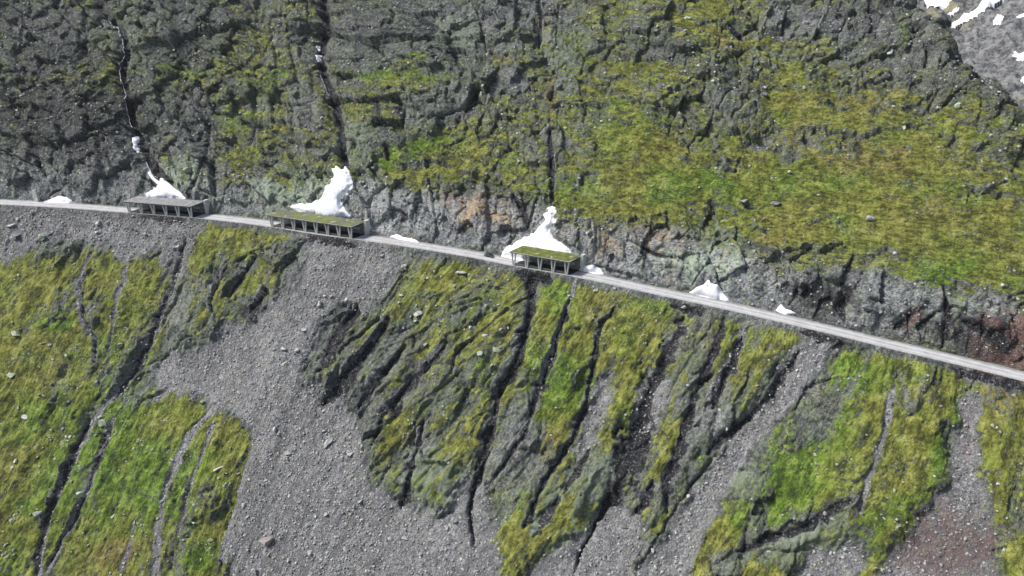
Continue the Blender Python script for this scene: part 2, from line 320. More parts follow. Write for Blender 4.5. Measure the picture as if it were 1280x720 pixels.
def gullies(gpx, gpy):
    dark = np.zeros(gpx.shape, f32); carve = np.zeros(gpx.shape, f32)
    for L, depth in DARK:
        up_ = L[0][1] < np.interp(L[0][0], [q[0] for q in ROAD], [q[1] for q in ROAD])
        wa, wb = (1.3, 0.0) if up_ else (4.2, 1.6)
        g = samp(line_d([(q[0], q[1], q[2] * (1.0 if up_ else 0.95)) for q in taper(L)]), gpx + wa * w3 + wb * w1, gpy + wa * w4)
        g = np.maximum(g * (1 + (0.25 if up_ else .6) * wide + (.4 if up_ else .75) * wvar), 0)
        depth = depth if up_ else depth * .78
        dark = np.maximum(dark, sstep(1.5, 0.45, g + (0.4 if up_ else 1.15) * brk) * min(1.0, 0.70 + 0.12 * depth))
        carve = np.maximum(carve, depth * (0.85 * np.exp(-(g / 1.3) ** 2) + 0.32 * np.exp(-(g / 4.5) ** 2)))
    return dark, carve
dark, carve = gullies(px, py)
del st
rockb = blobs(ROCKY, wpx, wpy)
gg = grid_samp(wpx, wpy)
leftup = sstep(-90, -150, TA) * (TT > 0)
facade = sstep(3.5, 5.6, TT) * sstep(23, 11, TT)
ngr = fbm(U / (10 - 3 * lower), V / (8 + 26 * lower), 6, 81, 0.66)
ngr2 = fbm(TA / 30 + 4, V / 22, 3, 91)
Gp = (gg - 0.5) * 1.5 + 1.15 * ngr + 0.3 * ngr2 - 0.72 * rockb - .02 + .07 * lower - .30 * facade - .02 * leftup
Gp = Gp + .55 * blobs(GREEN, wpx, wpy) * (TT > 0)
Gp = Gp - 1.6 * scree - 1.3 * dark
rocky = sstep(0.50, -0.30, Gp) * (1 - scree)
rocky_amp = np.clip(0.10 + rocky, 0, 1) * (1 - 0.93 * scree)

# relief
SNOWBEDS = [[(182, 242), (192, 238), (199, 231), (194, 228), (188, 222), (185, 216), (188, 215), (192, 221), (197, 226), (204, 223), (212, 230), (219, 236), (225, 240), (232, 248), (200, 252), (182, 248)],
 [(362, 258), (374, 254), (384, 256), (394, 252), (402, 248), (406, 243), (406, 234), (414, 228), (418, 222), (416, 212), (421, 208), (427, 213), (432, 208), (437, 214), (439, 222), (441, 234), (434, 242), (427, 252), (430, 260), (438, 270), (420, 276), (380, 270)],
 [(627, 322), (628, 314), (636, 308), (646, 303), (656, 296), (668, 291), (676, 281), (682, 272), (679, 268), (685, 264), (684, 259), (690, 258), (695, 260), (695, 270), (691, 280), (687, 290), (692, 298), (702, 303), (712, 311), (716, 322), (690, 330), (650, 326)]]
snb = np.full(_gx.shape, -1e3)
for P in SNOWBEDS: snb = np.maximum(snb, poly_sd(P))
bed = sstep(-7, 1, samp(snb, px, py))
keep = sstep(5.4, 10, TE)                # nothing bulges on to the road bench
macro = 5.5 * fbm(TA / 70, slope_t / 80, 3, 101) * sstep(8, 40, TE)
ribs = ridged(U / 17 + 0.3 * w1, V / 90, 3, 111) * 1.8 * below
spur = 3.6 * sstep(350, 410, px) * sstep(-4, 34, -SD) * below * sstep(6, 20, -TT)
sx = TA * 0.80 + slope_t * 0.60; sy = -TA * 0.60 + slope_t * 0.80
lean = sstep(-60, -140, TA)                      # left cliffs: beds dip to the right
ux = TA * (1 - lean) + sx * lean + 3.0 * w3; uy = slope_t * (1 - lean) + sy * lean + 3.0 * w4
ux = np.where(lower, U + 2 * w3, ux); uy = np.where(lower, V * 0.6 + 2 * w4, uy)
ux = np.where(above > 0, U + 1.3 * w3, U + 1.3 * w3); uy = V + 1.3 * w4
rock = 0; facv = 0; crk_ = 0
for size, asp, ofs, tilt, crk, sd in ((26, 1.2, 2.0, 2.3, 0.8, 1), (10.5, 1.2, 1.6, 2.3, 0.9, 2), (4.6, 1.2, 0.7, 1.1, 0.5, 3), (2.1, 1.2, 0.18, 0.34, 0.10, 4)):
    asp_ = np.where(lower, asp * 1.5, asp)
    F1, F2, dx, dy, r1, r2, r3 = cells(ux / size + sd * 3.3, uy / (size * asp_), sd)
    e = F2 - F1
    rock = rock + ofs * (r1 - 0.5) * 1.5 * sstep(0.0, 0.10, e) + tilt * ((r2 - 0.5) * dx * 2.6 + (r3 - 0.62) * dy * 2.8) - crk * (r2 > .45) * np.exp(-(e / 0.07) ** 2)
    facv = facv + (r3 - .5) * {1: .3, 2: .35, 3: .45, 4: .3}[sd]
    if sd in (2, 3): crk_ = np.maximum(crk_, np.exp(-(e / 0.10) ** 2) * (r1 > .4))
fac3 = np.clip(.5 + facv * .8, 0, 1)
rock = rock + 0.7 * ridged(ux / 18, uy / 18, 3, 121) + 0.30 * fbm(ux / 2.6, uy / 3.0, 3, 131, .6)
tuss = 0.34 * ridged(TA / 2.3, slope_t / 2.3, 2, 141) + 0.9 * fbm(TA / 8, slope_t / 6, 3, 151) + 0.10 * fbm(TA / .9, slope_t / .9, 2, 158)
F1, F2, *_r = cells(TA / 1.15, slope_t / 1.15, 9)
stone = 0.16 * (1 - sstep(0.1, 0.5, F1)) * (_r[2] ** 2) + 0.25 * fbm(U / 5, V / 9, 4, 161) + 0.07 * fbm(TA / .9, slope_t / .9, 2, 167)
disp = rock * rocky_amp * (0.75 + 0.25 * above) + tuss * (1 - scree) * (1 - 0.6 * rocky) + stone * scree
# near the crest the outline gets its own knobs
# normals of the undisplaced slope
hz = np.gradient(Zb, axis=1) / np.gradient(TA, axis=1)
hb = np.gradient(Zb, axis=0) / np.gradient(TT, axis=0)
for _ in range(2):
    hb[1:-1] = (hb[:-2] + hb[1:-1] + hb[2:]) / 3
nx = -hz; ny = -hb; nl = np.sqrt(nx ** 2 + ny ** 2 + 1)
nx, ny, nz = nx / nl, ny / nl, 1 / nl
DX = nx * ea[0] + ny * eb[0]; DY = nx * ea[1] + ny * eb[1]
disp = (disp + macro + ribs * (1 - 0.6 * scree) + spur) * keep
disp = disp * (1 - .85 * bed)
qx, qy, _d = project(X + DX * disp, Y + DY * disp, Zb + nz * disp)
dark, carve = gullies(qx, qy)
carve = carve * (1 - bed); disp = disp - carve * sstep(4.9, 8, TE)
disp = disp + (0.35 * rock * rocky + .3 * tuss) * sstep(5.0, 6.4, TE) * (1 - keep)
disp = disp - 1.6 * dark * below * keep * 0.4
DX = nx * ea[0] + ny * eb[0]; DY = nx * ea[1] + ny * eb[1]
TX = X + DX * disp; TY = Y + DY * disp; TZ = Zb + nz * disp
del hz, hb
# ledges hold turf, faces do not
def face_up(zx, zy, zz):
    ax = np.gradient(zx, axis=1); ay = np.gradient(zy, axis=1); az = np.gradient(zz, axis=1)
    bx = np.gradient(zx, axis=0); by = np.gradient(zy, axis=0); bz = np.gradient(zz, axis=0)
    cx = ay * bz - az * by; cy = az * bx - ax * bz; cz = ax * by - ay * bx
    return cz / (np.sqrt(cx * cx + cy * cy + cz * cz) + 1e-9)
nup = face_up(TX, TY, TZ)
grass = sstep(-0.28, 0.28, Gp + 1.6 * (nup - np.where(lower, 0.72, 0.64)) * (0.45 + above * .55)) * (1 - scree * 0.95) * (1 - bench)
grass = grass * sstep(0.22, 0.42, nup)
greenb = blobs(GREEN, wpx, wpy) + 0.55 * fbm(TA / 18, slope_t / 14, 3, 171) + 0.14
brownb = blobs(BROWN, wpx, wpy) + 0.75 * fbm(U / 13, V / 20, 4, 181) + 0.02
ochre = blobs(OCHRE, wpx, wpy) * (0.75 + 0.8 * fbm(TA / 6, slope_t / 6, 3, 191))
red = blobs(RED, wpx, wpy) * (0.8 + 0.8 * fbm(TA / 4, slope_t / 6, 3, 201))
lich = blobs(LICHEN, wpx, wpy) + 0.35 * fbm(TA / 12, slope_t / 12, 3, 211)
stonevar = np.where(lower, fac3, fac3)
darkrock_shade = blobs([(60, 110, 170, 110, 0, 1.25), (260, 80, 120, 120, 0, .8), (470, 50, 130, 70, 0, .6), (1190, 84, 120, 60, 30, .95), (1230, 430, 70, 34, 0, 1.1), (1030, 375, 50, 30, 0, 1.0), (1180, 410, 60, 30, 0, .8), (840, 60, 40, 20, 0, .5), (850, 145, 40, 20, 0, .5), (1060, 30, 80, 26, 0, .35), (320, 390, 20, 20, 0, .6), (660, 270, 12, 30, 0, .4), (1180, 670, 90, 60, 0, .6), (960, 480, 40, 60, 30, .3), (100, 270, 160, 16, 0, .35)], wpx, wpy)  # dark rock tones; upper left also has cloud shade painted in

def grid_mesh(name, VX, VY, VZ, mask=None, smooth=True):
    nb, na = VX.shape
    co = np.stack([VX, VY, VZ], -1).reshape(-1, 3).astype(f32)
    idx = np.arange(nb * na, dtype=np.int32).reshape(nb, na)
    q = np.stack([idx[:-1, :-1], idx[:-1, 1:], idx[1:, 1:], idx[1:, :-1]], -1).reshape(-1, 4)
    used = None
    if mask is not None:
        q = q[mask[:-1, :-1].ravel()]
        used = np.unique(q); remap = np.full(nb * na, -1, np.int32); remap[used] = np.arange(len(used)); q = remap[q]; co = co[used]
    me = bpy.data.meshes.new(name)
    me.vertices.add(len(co)); me.vertices.foreach_set('co', co.ravel())
    me.loops.add(q.size); me.loops.foreach_set('vertex_index', q.ravel().astype(np.int32))
    me.polygons.add(len(q)); me.polygons.foreach_set('loop_start', np.arange(0, q.size, 4, dtype=np.int32))
    me.polygons.foreach_set('loop_total', np.full(len(q), 4, np.int32))
    if smooth: me.polygons.foreach_set('use_smooth', np.ones(len(q), bool))
    me.update(calc_edges=True)
    return me, used
def attr4(me, name, a, b, c, d, used=None):
    v = np.stack([np.asarray(k, f32).ravel() for k in (a, b, c, d)], -1)
    if used is not None: v = v[used]
    at = me.attributes.new(name, 'FLOAT_COLOR', 'POINT'); at.data.foreach_set('color', np.clip(v, 0, 1).ravel())
def link(name, me, mat=None, parent=None, **props):
    o = bpy.data.objects.new(name, me); COL.objects.link(o)
    if mat is not None and me is not None: me.materials.clear(); me.materials.append(mat)
    if parent is not None: o.parent = parent
    for k, v in props.items(): o[k] = v
    return o

# ------------------------------------------------------------------ materials
class NT:
    def __init__(s, name):
        s.m = bpy.data.materials.new(name); s.m.use_nodes = True; s.t = s.m.node_tree; s.t.nodes.clear()
        s.out = s.n('ShaderNodeOutputMaterial'); s.b = s.n('ShaderNodeBsdfPrincipled')
        s.t.links.new(s.b.outputs[0], s.out.inputs['Surface'])
        s.b.inputs['Specular IOR Level'].default_value = 0.25
        s.geo = s.n('ShaderNodeTexCoord').outputs['Object']
    def n(s, t): return s.t.nodes.new(t)
    def l(s, a, b): s.t.links.new(a, b)
    def put(s, v, inp):
        if isinstance(v, (int, float)): inp.default_value = v
        elif isinstance(v, (tuple, list)): inp.default_value = tuple(v) + (1,) * (4 - len(v)) if inp.type == 'RGBA' else v
        else: s.l(v, inp)
    def math(s, op, a, b=0.0, clamp=False):
        n = s.n('ShaderNodeMath'); n.operation = op; n.use_clamp = clamp; s.put(a, n.inputs[0]); s.put(b, n.inputs[1]); return n.outputs[0]
    def noise(s, scale, detail=3, rough=0.55, vec=None, dist=0.0):
        n = s.n('ShaderNodeTexNoise'); n.inputs['Scale'].default_value = scale; n.inputs['Detail'].default_value = detail
        n.inputs['Roughness'].default_value = rough; n.inputs['Distortion'].default_value = dist; s.l(vec or s.geo, n.inputs['Vector']); return n.outputs['Fac']
    def voro(s, scale, feature='F1', out='Distance', vec=None, rnd=1.0):
        n = s.n('ShaderNodeTexVoronoi'); n.feature = feature; n.inputs['Scale'].default_value = scale; n.inputs['Randomness'].default_value = rnd
        s.l(vec or s.geo, n.inputs['Vector']); return n.outputs[out]
    def ramp(s, v, a, b, lo=0.0, hi=1.0):
        n = s.n('ShaderNodeMapRange'); n.interpolation_type = 'SMOOTHSTEP'; s.put(v, n.inputs[0])
        n.inputs[1].default_value = a; n.inputs[2].default_value = b; n.inputs[3].default_value = lo; n.inputs[4].default_value = hi; return n.outputs[0]
    def mix(s, f, a, b, mode='MIX'):
        n = s.n('ShaderNodeMix'); n.data_type = 'RGBA'; n.blend_type = mode; s.put(f, n.inputs[0]); s.put(a, n.inputs[6]); s.put(b, n.inputs[7]); return n.outputs[2]
    def scale(s, c, f):
        n = s.n('ShaderNodeVectorMath'); n.operation = 'SCALE'; s.put(c, n.inputs[0]); s.put(f, n.inputs['Scale']); return n.outputs[0]
    def mapv(s, sc_, rot=(0, 0, 0)):
        n = s.n('ShaderNodeMapping'); n.inputs['Scale'].default_value = sc_; n.inputs['Rotation'].default_value = rot; s.l(s.geo, n.inputs['Vector']); return n.outputs[0]
    def attr(s, name):
        n = s.n('ShaderNodeAttribute'); n.attribute_name = name; x = s.n('ShaderNodeSeparateColor'); s.l(n.outputs['Color'], x.inputs[0])
        return x.outputs[0], x.outputs[1], x.outputs[2], n.outputs['Alpha']
    def bump(s, h, strength, dist):
        n = s.n('ShaderNodeBump'); n.inputs['Strength'].default_value = strength; n.inputs['Distance'].default_value = dist; s.l(h, n.inputs['Height']); s.l(n.outputs[0], s.b.inputs['Normal'])
    def col(s, c): s.put(c, s.b.inputs['Base Color'])
    def rough(s, v): s.put(v, s.b.inputs['Roughness'])

def mat_slope():
    s = NT('mountain_ground')
    g, scr, dk, gr = s.attr('cover'); oc, rd, li, br = s.attr('tint'); dr, cellv, crk, wet = s.attr('extra')
    n05 = s.noise(0.16, 5, .6); n2 = s.noise(0.75, 5, .68); n8 = s.noise(2.6, 4, .72); nm = s.noise(.38, 4, .65); fa = s.n('ShaderNodeAttribute'); fa.attribute_name = 'flow'; fv = fa.outputs['Vector']; fl = s.noise(.55, 5, .72, vec=fv, dist=.3); fs = s.noise(1.9, 3, .7, vec=fv); gs0 = s.noise(.09, 4, .6, vec=fv)
    vc = s.n('ShaderNodeTexVoronoi'); vc.inputs['Scale'].default_value = .62; s.l(s.geo, vc.inputs['Vector'])
    vv = s.n('ShaderNodeSeparateColor'); s.l(vc.outputs['Color'], vv.inputs[0])
    vc2 = s.n('ShaderNodeTexVoronoi'); vc2.inputs['Scale'].default_value = 1.9; s.l(s.geo, vc2.inputs['Vector'])
    vv2 = s.n('ShaderNodeSeparateColor'); s.l(vc2.outputs['Color'], vv2.inputs[0])
    # rock
    rk = s.mix(s.ramp(n05, .35, .65), (.098, .102, .112), (.168, .172, .176))
    rk = s.mix(s.ramp(n2, .36, .64), s.scale(rk, .62), s.scale(rk, 1.38))
    rk = s.scale(rk, s.ramp(fl, .34, .66, .65, 1.25))
    rk = s.scale(rk, s.ramp(fs, .34, .66, .6, 1.35))
    rk = s.scale(rk, s.math('ADD', .62, s.math('MULTIPLY', cellv, .8)))
    rk = s.scale(rk, s.math('ADD', .72, s.math('MULTIPLY', vv2.outputs[0], .55)))
    rk = s.scale(rk, s.math('SUBTRACT', 1.0, s.math('MULTIPLY', wet, .35)))
    lf = s.ramp(s.math('ADD', s.math('MULTIPLY', li, .6), s.math('ADD', s.math('MULTIPLY', nm, .9), s.math('MULTIPLY', vv.outputs[0], .25))), .62, .95)
    rk = s.mix(s.math('MULTIPLY', lf, .65), rk, s.scale((.27, .33, .235), s.math('ADD', .5, n2)))
    on = s.math('ADD', s.math('MULTIPLY', s.math('SUBTRACT', nm, .5), 1.6), s.math('MULTIPLY', s.math('SUBTRACT', n2, .5), .8))
    rk = s.mix(s.math('MULTIPLY', s.ramp(s.math('ADD', oc, on), .25, .95), .75), rk, s.scale((.29, .19, .10), s.math('ADD', .5, n2)))
    rk = s.mix(s.math('MULTIPLY', s.ramp(s.math('ADD', rd, on), .2, 1.0), .8), rk, s.scale((.13, .055, .052), s.math('ADD', .45, n2)))
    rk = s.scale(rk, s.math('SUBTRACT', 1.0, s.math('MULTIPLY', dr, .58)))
    rk = s.mix(s.ramp(n8, .26, .43, .7, 0.0), rk, (.025, .025, .028))
    rk = s.mix(s.ramp(s.math('ADD', n8, s.math('MULTIPLY', cellv, .3)), .70, .86, 0, .6), rk, (.42, .42, .41))
    # scree
    sc_ = s.mix(s.ramp(nm, .35, .65), (.155, .155, .162), (.265, .263, .270))
    sc_ = s.mix(s.ramp(n05, .45, .7, 0, .6), sc_, (.24, .235, .235))
    sc_ = s.scale(sc_, s.math('ADD', .66, s.math('MULTIPLY', vv2.outputs[0], .66)))
    sc_ = s.scale(sc_, s.ramp(fl, .36, .64, .78, 1.22))
    sc_ = s.scale(sc_, s.ramp(gs0, .38, .62, .82, 1.15))
    sc_ = s.mix(s.ramp(vv.outputs[1], .90, .98, 0, .5), sc_, (.46, .46, .46))
    sc_ = s.mix(s.ramp(vc2.outputs['Distance'], .45, .66, 0, .5), sc_, (.07, .07, .075))
    sc_ = s.mix(s.math('MULTIPLY', s.ramp(s.math('ADD', rd, s.math('MULTIPLY', on, .6)), .1, .7), .75), sc_, s.scale((.175, .115, .112), s.math('ADD', .5, n2)))
    sc_ = s.mix(s.ramp(n05, .56, .70, 0, .35), sc_, (.25, .235, .17))
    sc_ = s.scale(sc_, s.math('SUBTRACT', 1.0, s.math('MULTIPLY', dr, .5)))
    # turf
    gm = s.noise(0.22, 5, .72); gf = s.noise(1.3, 4, .76); gs = s.noise(0.06, 4, .6)
    lite = s.math('ADD', s.math('MULTIPLY', fl, .45), s.math('ADD', s.math('MULTIPLY', gm, .4), s.math('MULTIPLY', gf, .15)))
    gc = s.mix(s.ramp(s.math('ADD', gr, s.math('SUBTRACT', gs, .5)), .0, .8), (.158, .165, .034), (.104, .172, .022))
    gc = s.mix(s.ramp(s.math('ADD', br, s.math('MULTIPLY', s.math('SUBTRACT', gm, .5), 2.0)), .25, 1.1, 0, .65), gc, (.160, .118, .048))
    gc = s.mix(s.ramp(gm, .52, .66, 0, .5), gc, (.25, .245, .08))
    gc = s.scale(gc, s.ramp(lite, .41, .58, .30, 1.45))
    gc = s.scale(gc, s.ramp(fs, .36, .62, .82, 1.12))
    gc = s.mix(s.ramp(gf, .62, .74, 0, .5), gc, (.34, .34, .16))
    gc = s.mix(s.ramp(gf, .42, .32, 0, .7), gc, (.026, .036, .010))
    mo, _a, _b, _c = s.attr('film')
    film = s.math('MULTIPLY', mo, s.ramp(s.math('ADD', lite, s.math('MULTIPLY', s.math('SUBTRACT', n2, .5), .3)), .38, .56))
    rk = s.scale(rk, s.math('ADD', 1.0, s.math('MULTIPLY', _a, .7)))
    rk = s.mix(s.math('MULTIPLY', film, .68), rk, s.scale(s.mix(s.ramp(gs, .4, .6), (.098, .132, .050), (.125, .138, .065)), s.ramp(n2, .35, .65, .5, 1.5)))
    # wet gullies, and the shade of slashes and openings painted in
    dc = s.mix(s.ramp(fs, .44, .66), (.006, .006, .008), (.038, .038, .043))
    dc = s.mix(s.ramp(vv2.outputs[1], .78, .95, 0, .6), dc, (.20, .20, .205))
    c = s.mix(s.ramp(s.math('ADD', scr, s.math('MULTIPLY', s.math('SUBTRACT', n8, .5), 1.6)), .3, .7), rk, sc_)
    edge = s.math('ADD', s.math('ADD', g, s.math('ADD', s.math('MULTIPLY', s.math('SUBTRACT', fl, .5), 2.0), s.math('MULTIPLY', s.math('SUBTRACT', fs, .5), 1.2))), s.math('ADD', s.math('MULTIPLY', s.math('SUBTRACT', n2, .5), 1.9), s.math('MULTIPLY', s.math('SUBTRACT', n8, .5), 1.5)))
    c = s.mix(s.ramp(edge, .22, .78), c, gc)
    peb = s.ramp(s.math('ADD', vv2.outputs[2], s.math('MULTIPLY', s.math('SUBTRACT', gs, .5), 1.3)), .98, 1.06)
    c = s.mix(s.math('MULTIPLY', peb, .45), c, (.27, .29, .24))
    c = s.mix(s.ramp(s.math('ADD', dk, s.math('ADD', s.math('MULTIPLY', s.math('SUBTRACT', n2, .5), .8), s.math('MULTIPLY', s.math('SUBTRACT', fs, .5), 1.3))), .40, .70, 0, .95), c, dc)
    s.col(c)
    s.rough(s.ramp(dk, .3, .9, .92, .6))
    h = s.math('ADD', s.math('ADD', s.math('MULTIPLY', n2, 1.4), s.math('ADD', s.math('MULTIPLY', fl, 1.0), s.math('MULTIPLY', fs, 1.1))), s.math('ADD', s.math('MULTIPLY', n8, .6), s.math('MULTIPLY', vc.outputs['Distance'], -.5)))
    s.bump(h, 1.0, .9)
    return s.m
M_slope = mat_slope()

def mat_simple(name, c1, c2, sc1=1.0, rough=.85, bump=.3, bd=.05, spec=.25, c3=None):
    s = NT(name); n = s.noise(sc1, 5, .6); n2 = s.noise(sc1 * 7, 3, .6)
    c = s.mix(s.ramp(n, .35, .65), c1, c2)
    if c3: c = s.mix(s.ramp(n2, .5, .68, 0, .7), c, c3)
    else: c = s.scale(c, s.ramp(n2, .3, .7, .8, 1.15))
    s.col(c); s.rough(rough); s.bump(s.math('ADD', n, n2), bump, bd); s.b.inputs['Specular IOR Level'].default_value = spec
    return s.m
M_snow = mat_simple('old_snow', (.86, .86, .88), (.72, .72, .74), .35, .6, .5, .25)
M_snowdirt = M_snow
M_conc = mat_simple('weathered_concrete', (.36, .36, .34), (.24, .245, .235), .8, .9, .3, .03, c3=(.17, .175, .16))
M_concpale = mat_simple('pale_concrete', (.50, .50, .48), (.34, .345, .33), .9, .9, .3, .03, c3=(.24, .25, .22))
M_column = mat_simple('whitish_column', (.62, .62, .60), (.46, .46, .44), .9, .9, .3, .03)
M_slab = mat_simple('gravelly_roof', (.16, .16, .165), (.24, .235, .235), .5, .95, .6, .12, c3=(.12, .12, .11))
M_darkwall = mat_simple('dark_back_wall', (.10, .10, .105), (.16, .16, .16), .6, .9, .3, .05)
M_metal = mat_simple('grey_steel', (.30, .31, .32), (.22, .22, .23), 2, .5, .1, .01)
M_turf = mat_simple('roof_turf', (.08, .10, .025), (.17, .185, .045), .45, .95, 1, .5, c3=(.06, .05, .028))
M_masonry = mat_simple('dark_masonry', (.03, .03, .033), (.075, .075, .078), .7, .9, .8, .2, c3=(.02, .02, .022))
M_shadefloor = mat_simple('painted_shade_floor', (.012, .012, .013), (.03, .03, .032), .5, .7, .3, .05)  # near-black: the shade under the roof is put into the colour

def mat_road():
    s = NT('worn_asphalt'); lane, _, _, _ = s.attr('lane')
    n = s.noise(.35, 5, .6); n2 = s.noise(4, 3, .6); st = s.noise(.08, 3, .5)
    c = s.mix(s.ramp(n, .35, .65), (.26, .26, .268), (.34, .338, .34))
    c = s.mix(s.math('MULTIPLY', s.ramp(lane, .2, .9), .75), c, (.46, .455, .455))
    c = s.mix(s.ramp(st, .5, .7, 0, .5), c, (.30, .285, .27))
    c = s.scale(c, s.ramp(n2, .3, .7, .85, 1.12))
    s.col(c); s.rough(.9); s.bump(n2, .3, .03); return s.m
M_road = mat_road()
def mat_boulder(name, base, lichen):
    s = NT(name); n = s.noise(.7, 5, .65); n2 = s.noise(3, 4, .7)
    c = s.mix(s.ramp(n, .35, .65), s.scale(base, .75) if False else tuple(k * .7 for k in base), base)
    c = s.mix(s.ramp(n2, .50, .68, 0, .6), c, lichen)
    c = s.mix(s.ramp(n2, .40, .25, 0, .6), c, (.06, .06, .06))
    s.col(c); s.rough(.9); s.bump(s.math('ADD', n, n2), .7, .15); return s.m
M_bgrey = mat_boulder('grey_boulder', (.28, .28, .285), (.34, .35, .33))
M_bpale = mat_boulder('pale_boulder', (.40, .41, .38), (.46, .48, .42))
M_bgreen = mat_boulder('lichen_boulder', (.31, .35, .27), (.40, .45, .33))
M_bdark = mat_boulder('dark_boulder', (.13, .13, .14), (.2, .2, .21))
M_bpink = mat_boulder('pinkish_boulder', (.30, .26, .25), (.34, .31, .29))

me, _u = grid_mesh('mountain_slope', TX, TY, TZ)
attr4(me, 'cover', grass, scree, dark, greenb)
attr4(me, 'tint', ochre, red, lich, brownb)
wetst = sstep(.15, .5, fbm(U / 2.5, V / 22, 4, 221)) * .8
attr4(me, 'extra', darkrock_shade, fac3, crk_, wetst)
moss = sstep(-1.0, .25, Gp + .25) * (1 - scree) * (1 - dark) * (1 - bench) * (1 - .55 * facade) * (1 - .25 * leftup)
attr4(me, 'film', moss, facade * (1 - darkrock_shade), rocky, rocky)
flow = np.stack([U * np.where(lower, 1.0, .5 + .4 * leftup), V * np.where(lower, .26, 1.15 - .3 * leftup), disp * .3], -1).astype(f32).reshape(-1, 3)
at_ = me.attributes.new('flow', 'FLOAT_VECTOR', 'POINT'); at_.data.foreach_set('vector', flow.ravel())
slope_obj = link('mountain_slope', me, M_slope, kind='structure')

SPX, SPY, SDEP = project(TX, TY, TZ)
def find(px_, py_, r=2.0):
    """grid index of the visible ground point seen at a surveyed pixel"""
    d = (SPX - px_) ** 2 + (SPY - py_) ** 2
    m = d < r * r
    if not m.any(): return np.unravel_index(np.argmin(d), d.shape)
    k = np.where(m, SDEP, 1e9); return np.unravel_index(np.argmin(k), k.shape)
def ground(px_, py_):
    j, i = find(px_, py_); return np.array([TX[j, i], TY[j, i], TZ[j, i]])

# ------------------------------------------------------------------ road
def strip(name, t0, t1, a0, a1, zo, mat, nt=8, skirt=0.0, **props):
    a = np.arange(a0, a1, 1.0); t = np.linspace(t0, t1, nt)
    AA, T2 = np.meshgrid(a, t)
    x, y = to_xy(AA, T2 + road_b(AA)); z = road_z(AA) + zo + 0 * T2
    if skirt:
        x = np.vstack([x[:1], x, x[-1:]]); y = np.vstack([y[:1], y, y[-1:]]); z = np.vstack([z[:1] - skirt, z, z[-1:] - skirt]); T2 = np.vstack([T2[:1], T2, T2[-1:]])
    me, _ = grid_mesh(name, x, y, z, smooth=False)
    ln = np.exp(-((np.abs(T2) - 1.2) / .45) ** 2) * .9 + .5 * (T2 < -2.2)
    attr4(me, 'lane', ln, ln, ln, ln)
    return link(name, me, mat, **props)
strip('road', -2.6, 2.65, A0 + 1, A1 - 1, 0.04, M_road, 15, kind='structure')
strip('road_kerb', -3.05, -2.65, A0 + 1, A1 - 1, 0.12, M_conc, 3, skirt=.6, kind='structure')
strip('road_verge', 2.7, 4.4, A0 + 1, A1 - 1, 0.0, M_slab, 4, kind='structure')

# ------------------------------------------------------------------ far ground and far mountain
def mat_far():
    s = NT('far_mountain_ground'); g, _, _, _ = s.attr('cover')
    n = s.noise(.012, 6, .65); n2 = s.noise(.06, 6, .75); n3 = s.noise(.16, 4, .7)
    c = s.mix(s.ramp(s.math('ADD', s.math('MULTIPLY', n2, .5), s.math('MULTIPLY', n3, .5)), .42, .58), (.055, .057, .062), (.21, .21, .205))
    c = s.mix(s.ramp(s.math('ADD', g, s.math('SUBTRACT', n2, .5)), .4, .7), c, (.22, .20, .11))
    s.col(c); s.rough(.95); s.bump(n2, 1.0, 7.0); return s.m
M_far = mat_far()
fx, fy = np.meshgrid(np.concatenate([np.arange(-900, 250, 12.0), np.arange(250, 1150, 2.2), np.arange(1150, 2300, 12.0)]), np.concatenate([np.arange(560, 1500, 2.6), np.arange(1500, 2400, 10.0)]))
side_ = (fx - 560) * 0.5 + (fy - 800) * 0.0
fz = -215 + 0.33 * (fy - 600) + 55 * ridged(fx / 420 + .2, fy / 520 + .6, 4, 301) + 24 * fbm(fx / 60, fy / 60, 5, 311, .6) + 9 * ridged(fx / 30, fy / 30, 4, 321)
fz = fz + 90 * sstep(500, 900, fx - 0.2 * (fy - 800)) - 50 * sstep(1600, 2400, fy)
me, _u = grid_mesh('far_mountain', fx, fy, fz)
fg = fbm(fx / 140, fy / 140, 4, 331) * 1.2 + .35
attr4(me, 'cover', fg, fg, fg, fg)
link('far_mountain', me, M_far, kind='structure')
FPX, FPY, FDEP = project(fx, fy, fz)
M_valley = mat_simple('valley_meadow', (.09, .11, .03), (.2, .2, .17), .01, .95, .3, .5)
bm = bmesh.new(); bmesh.ops.create_circle(bm, cap_ends=True, radius=9000, segments=64)
me = bpy.data.meshes.new('valley_floor'); bm.to_mesh(me); bm.free()
o = link('valley_floor', me, M_valley, kind='structure'); o.location = (0, 0, -330)

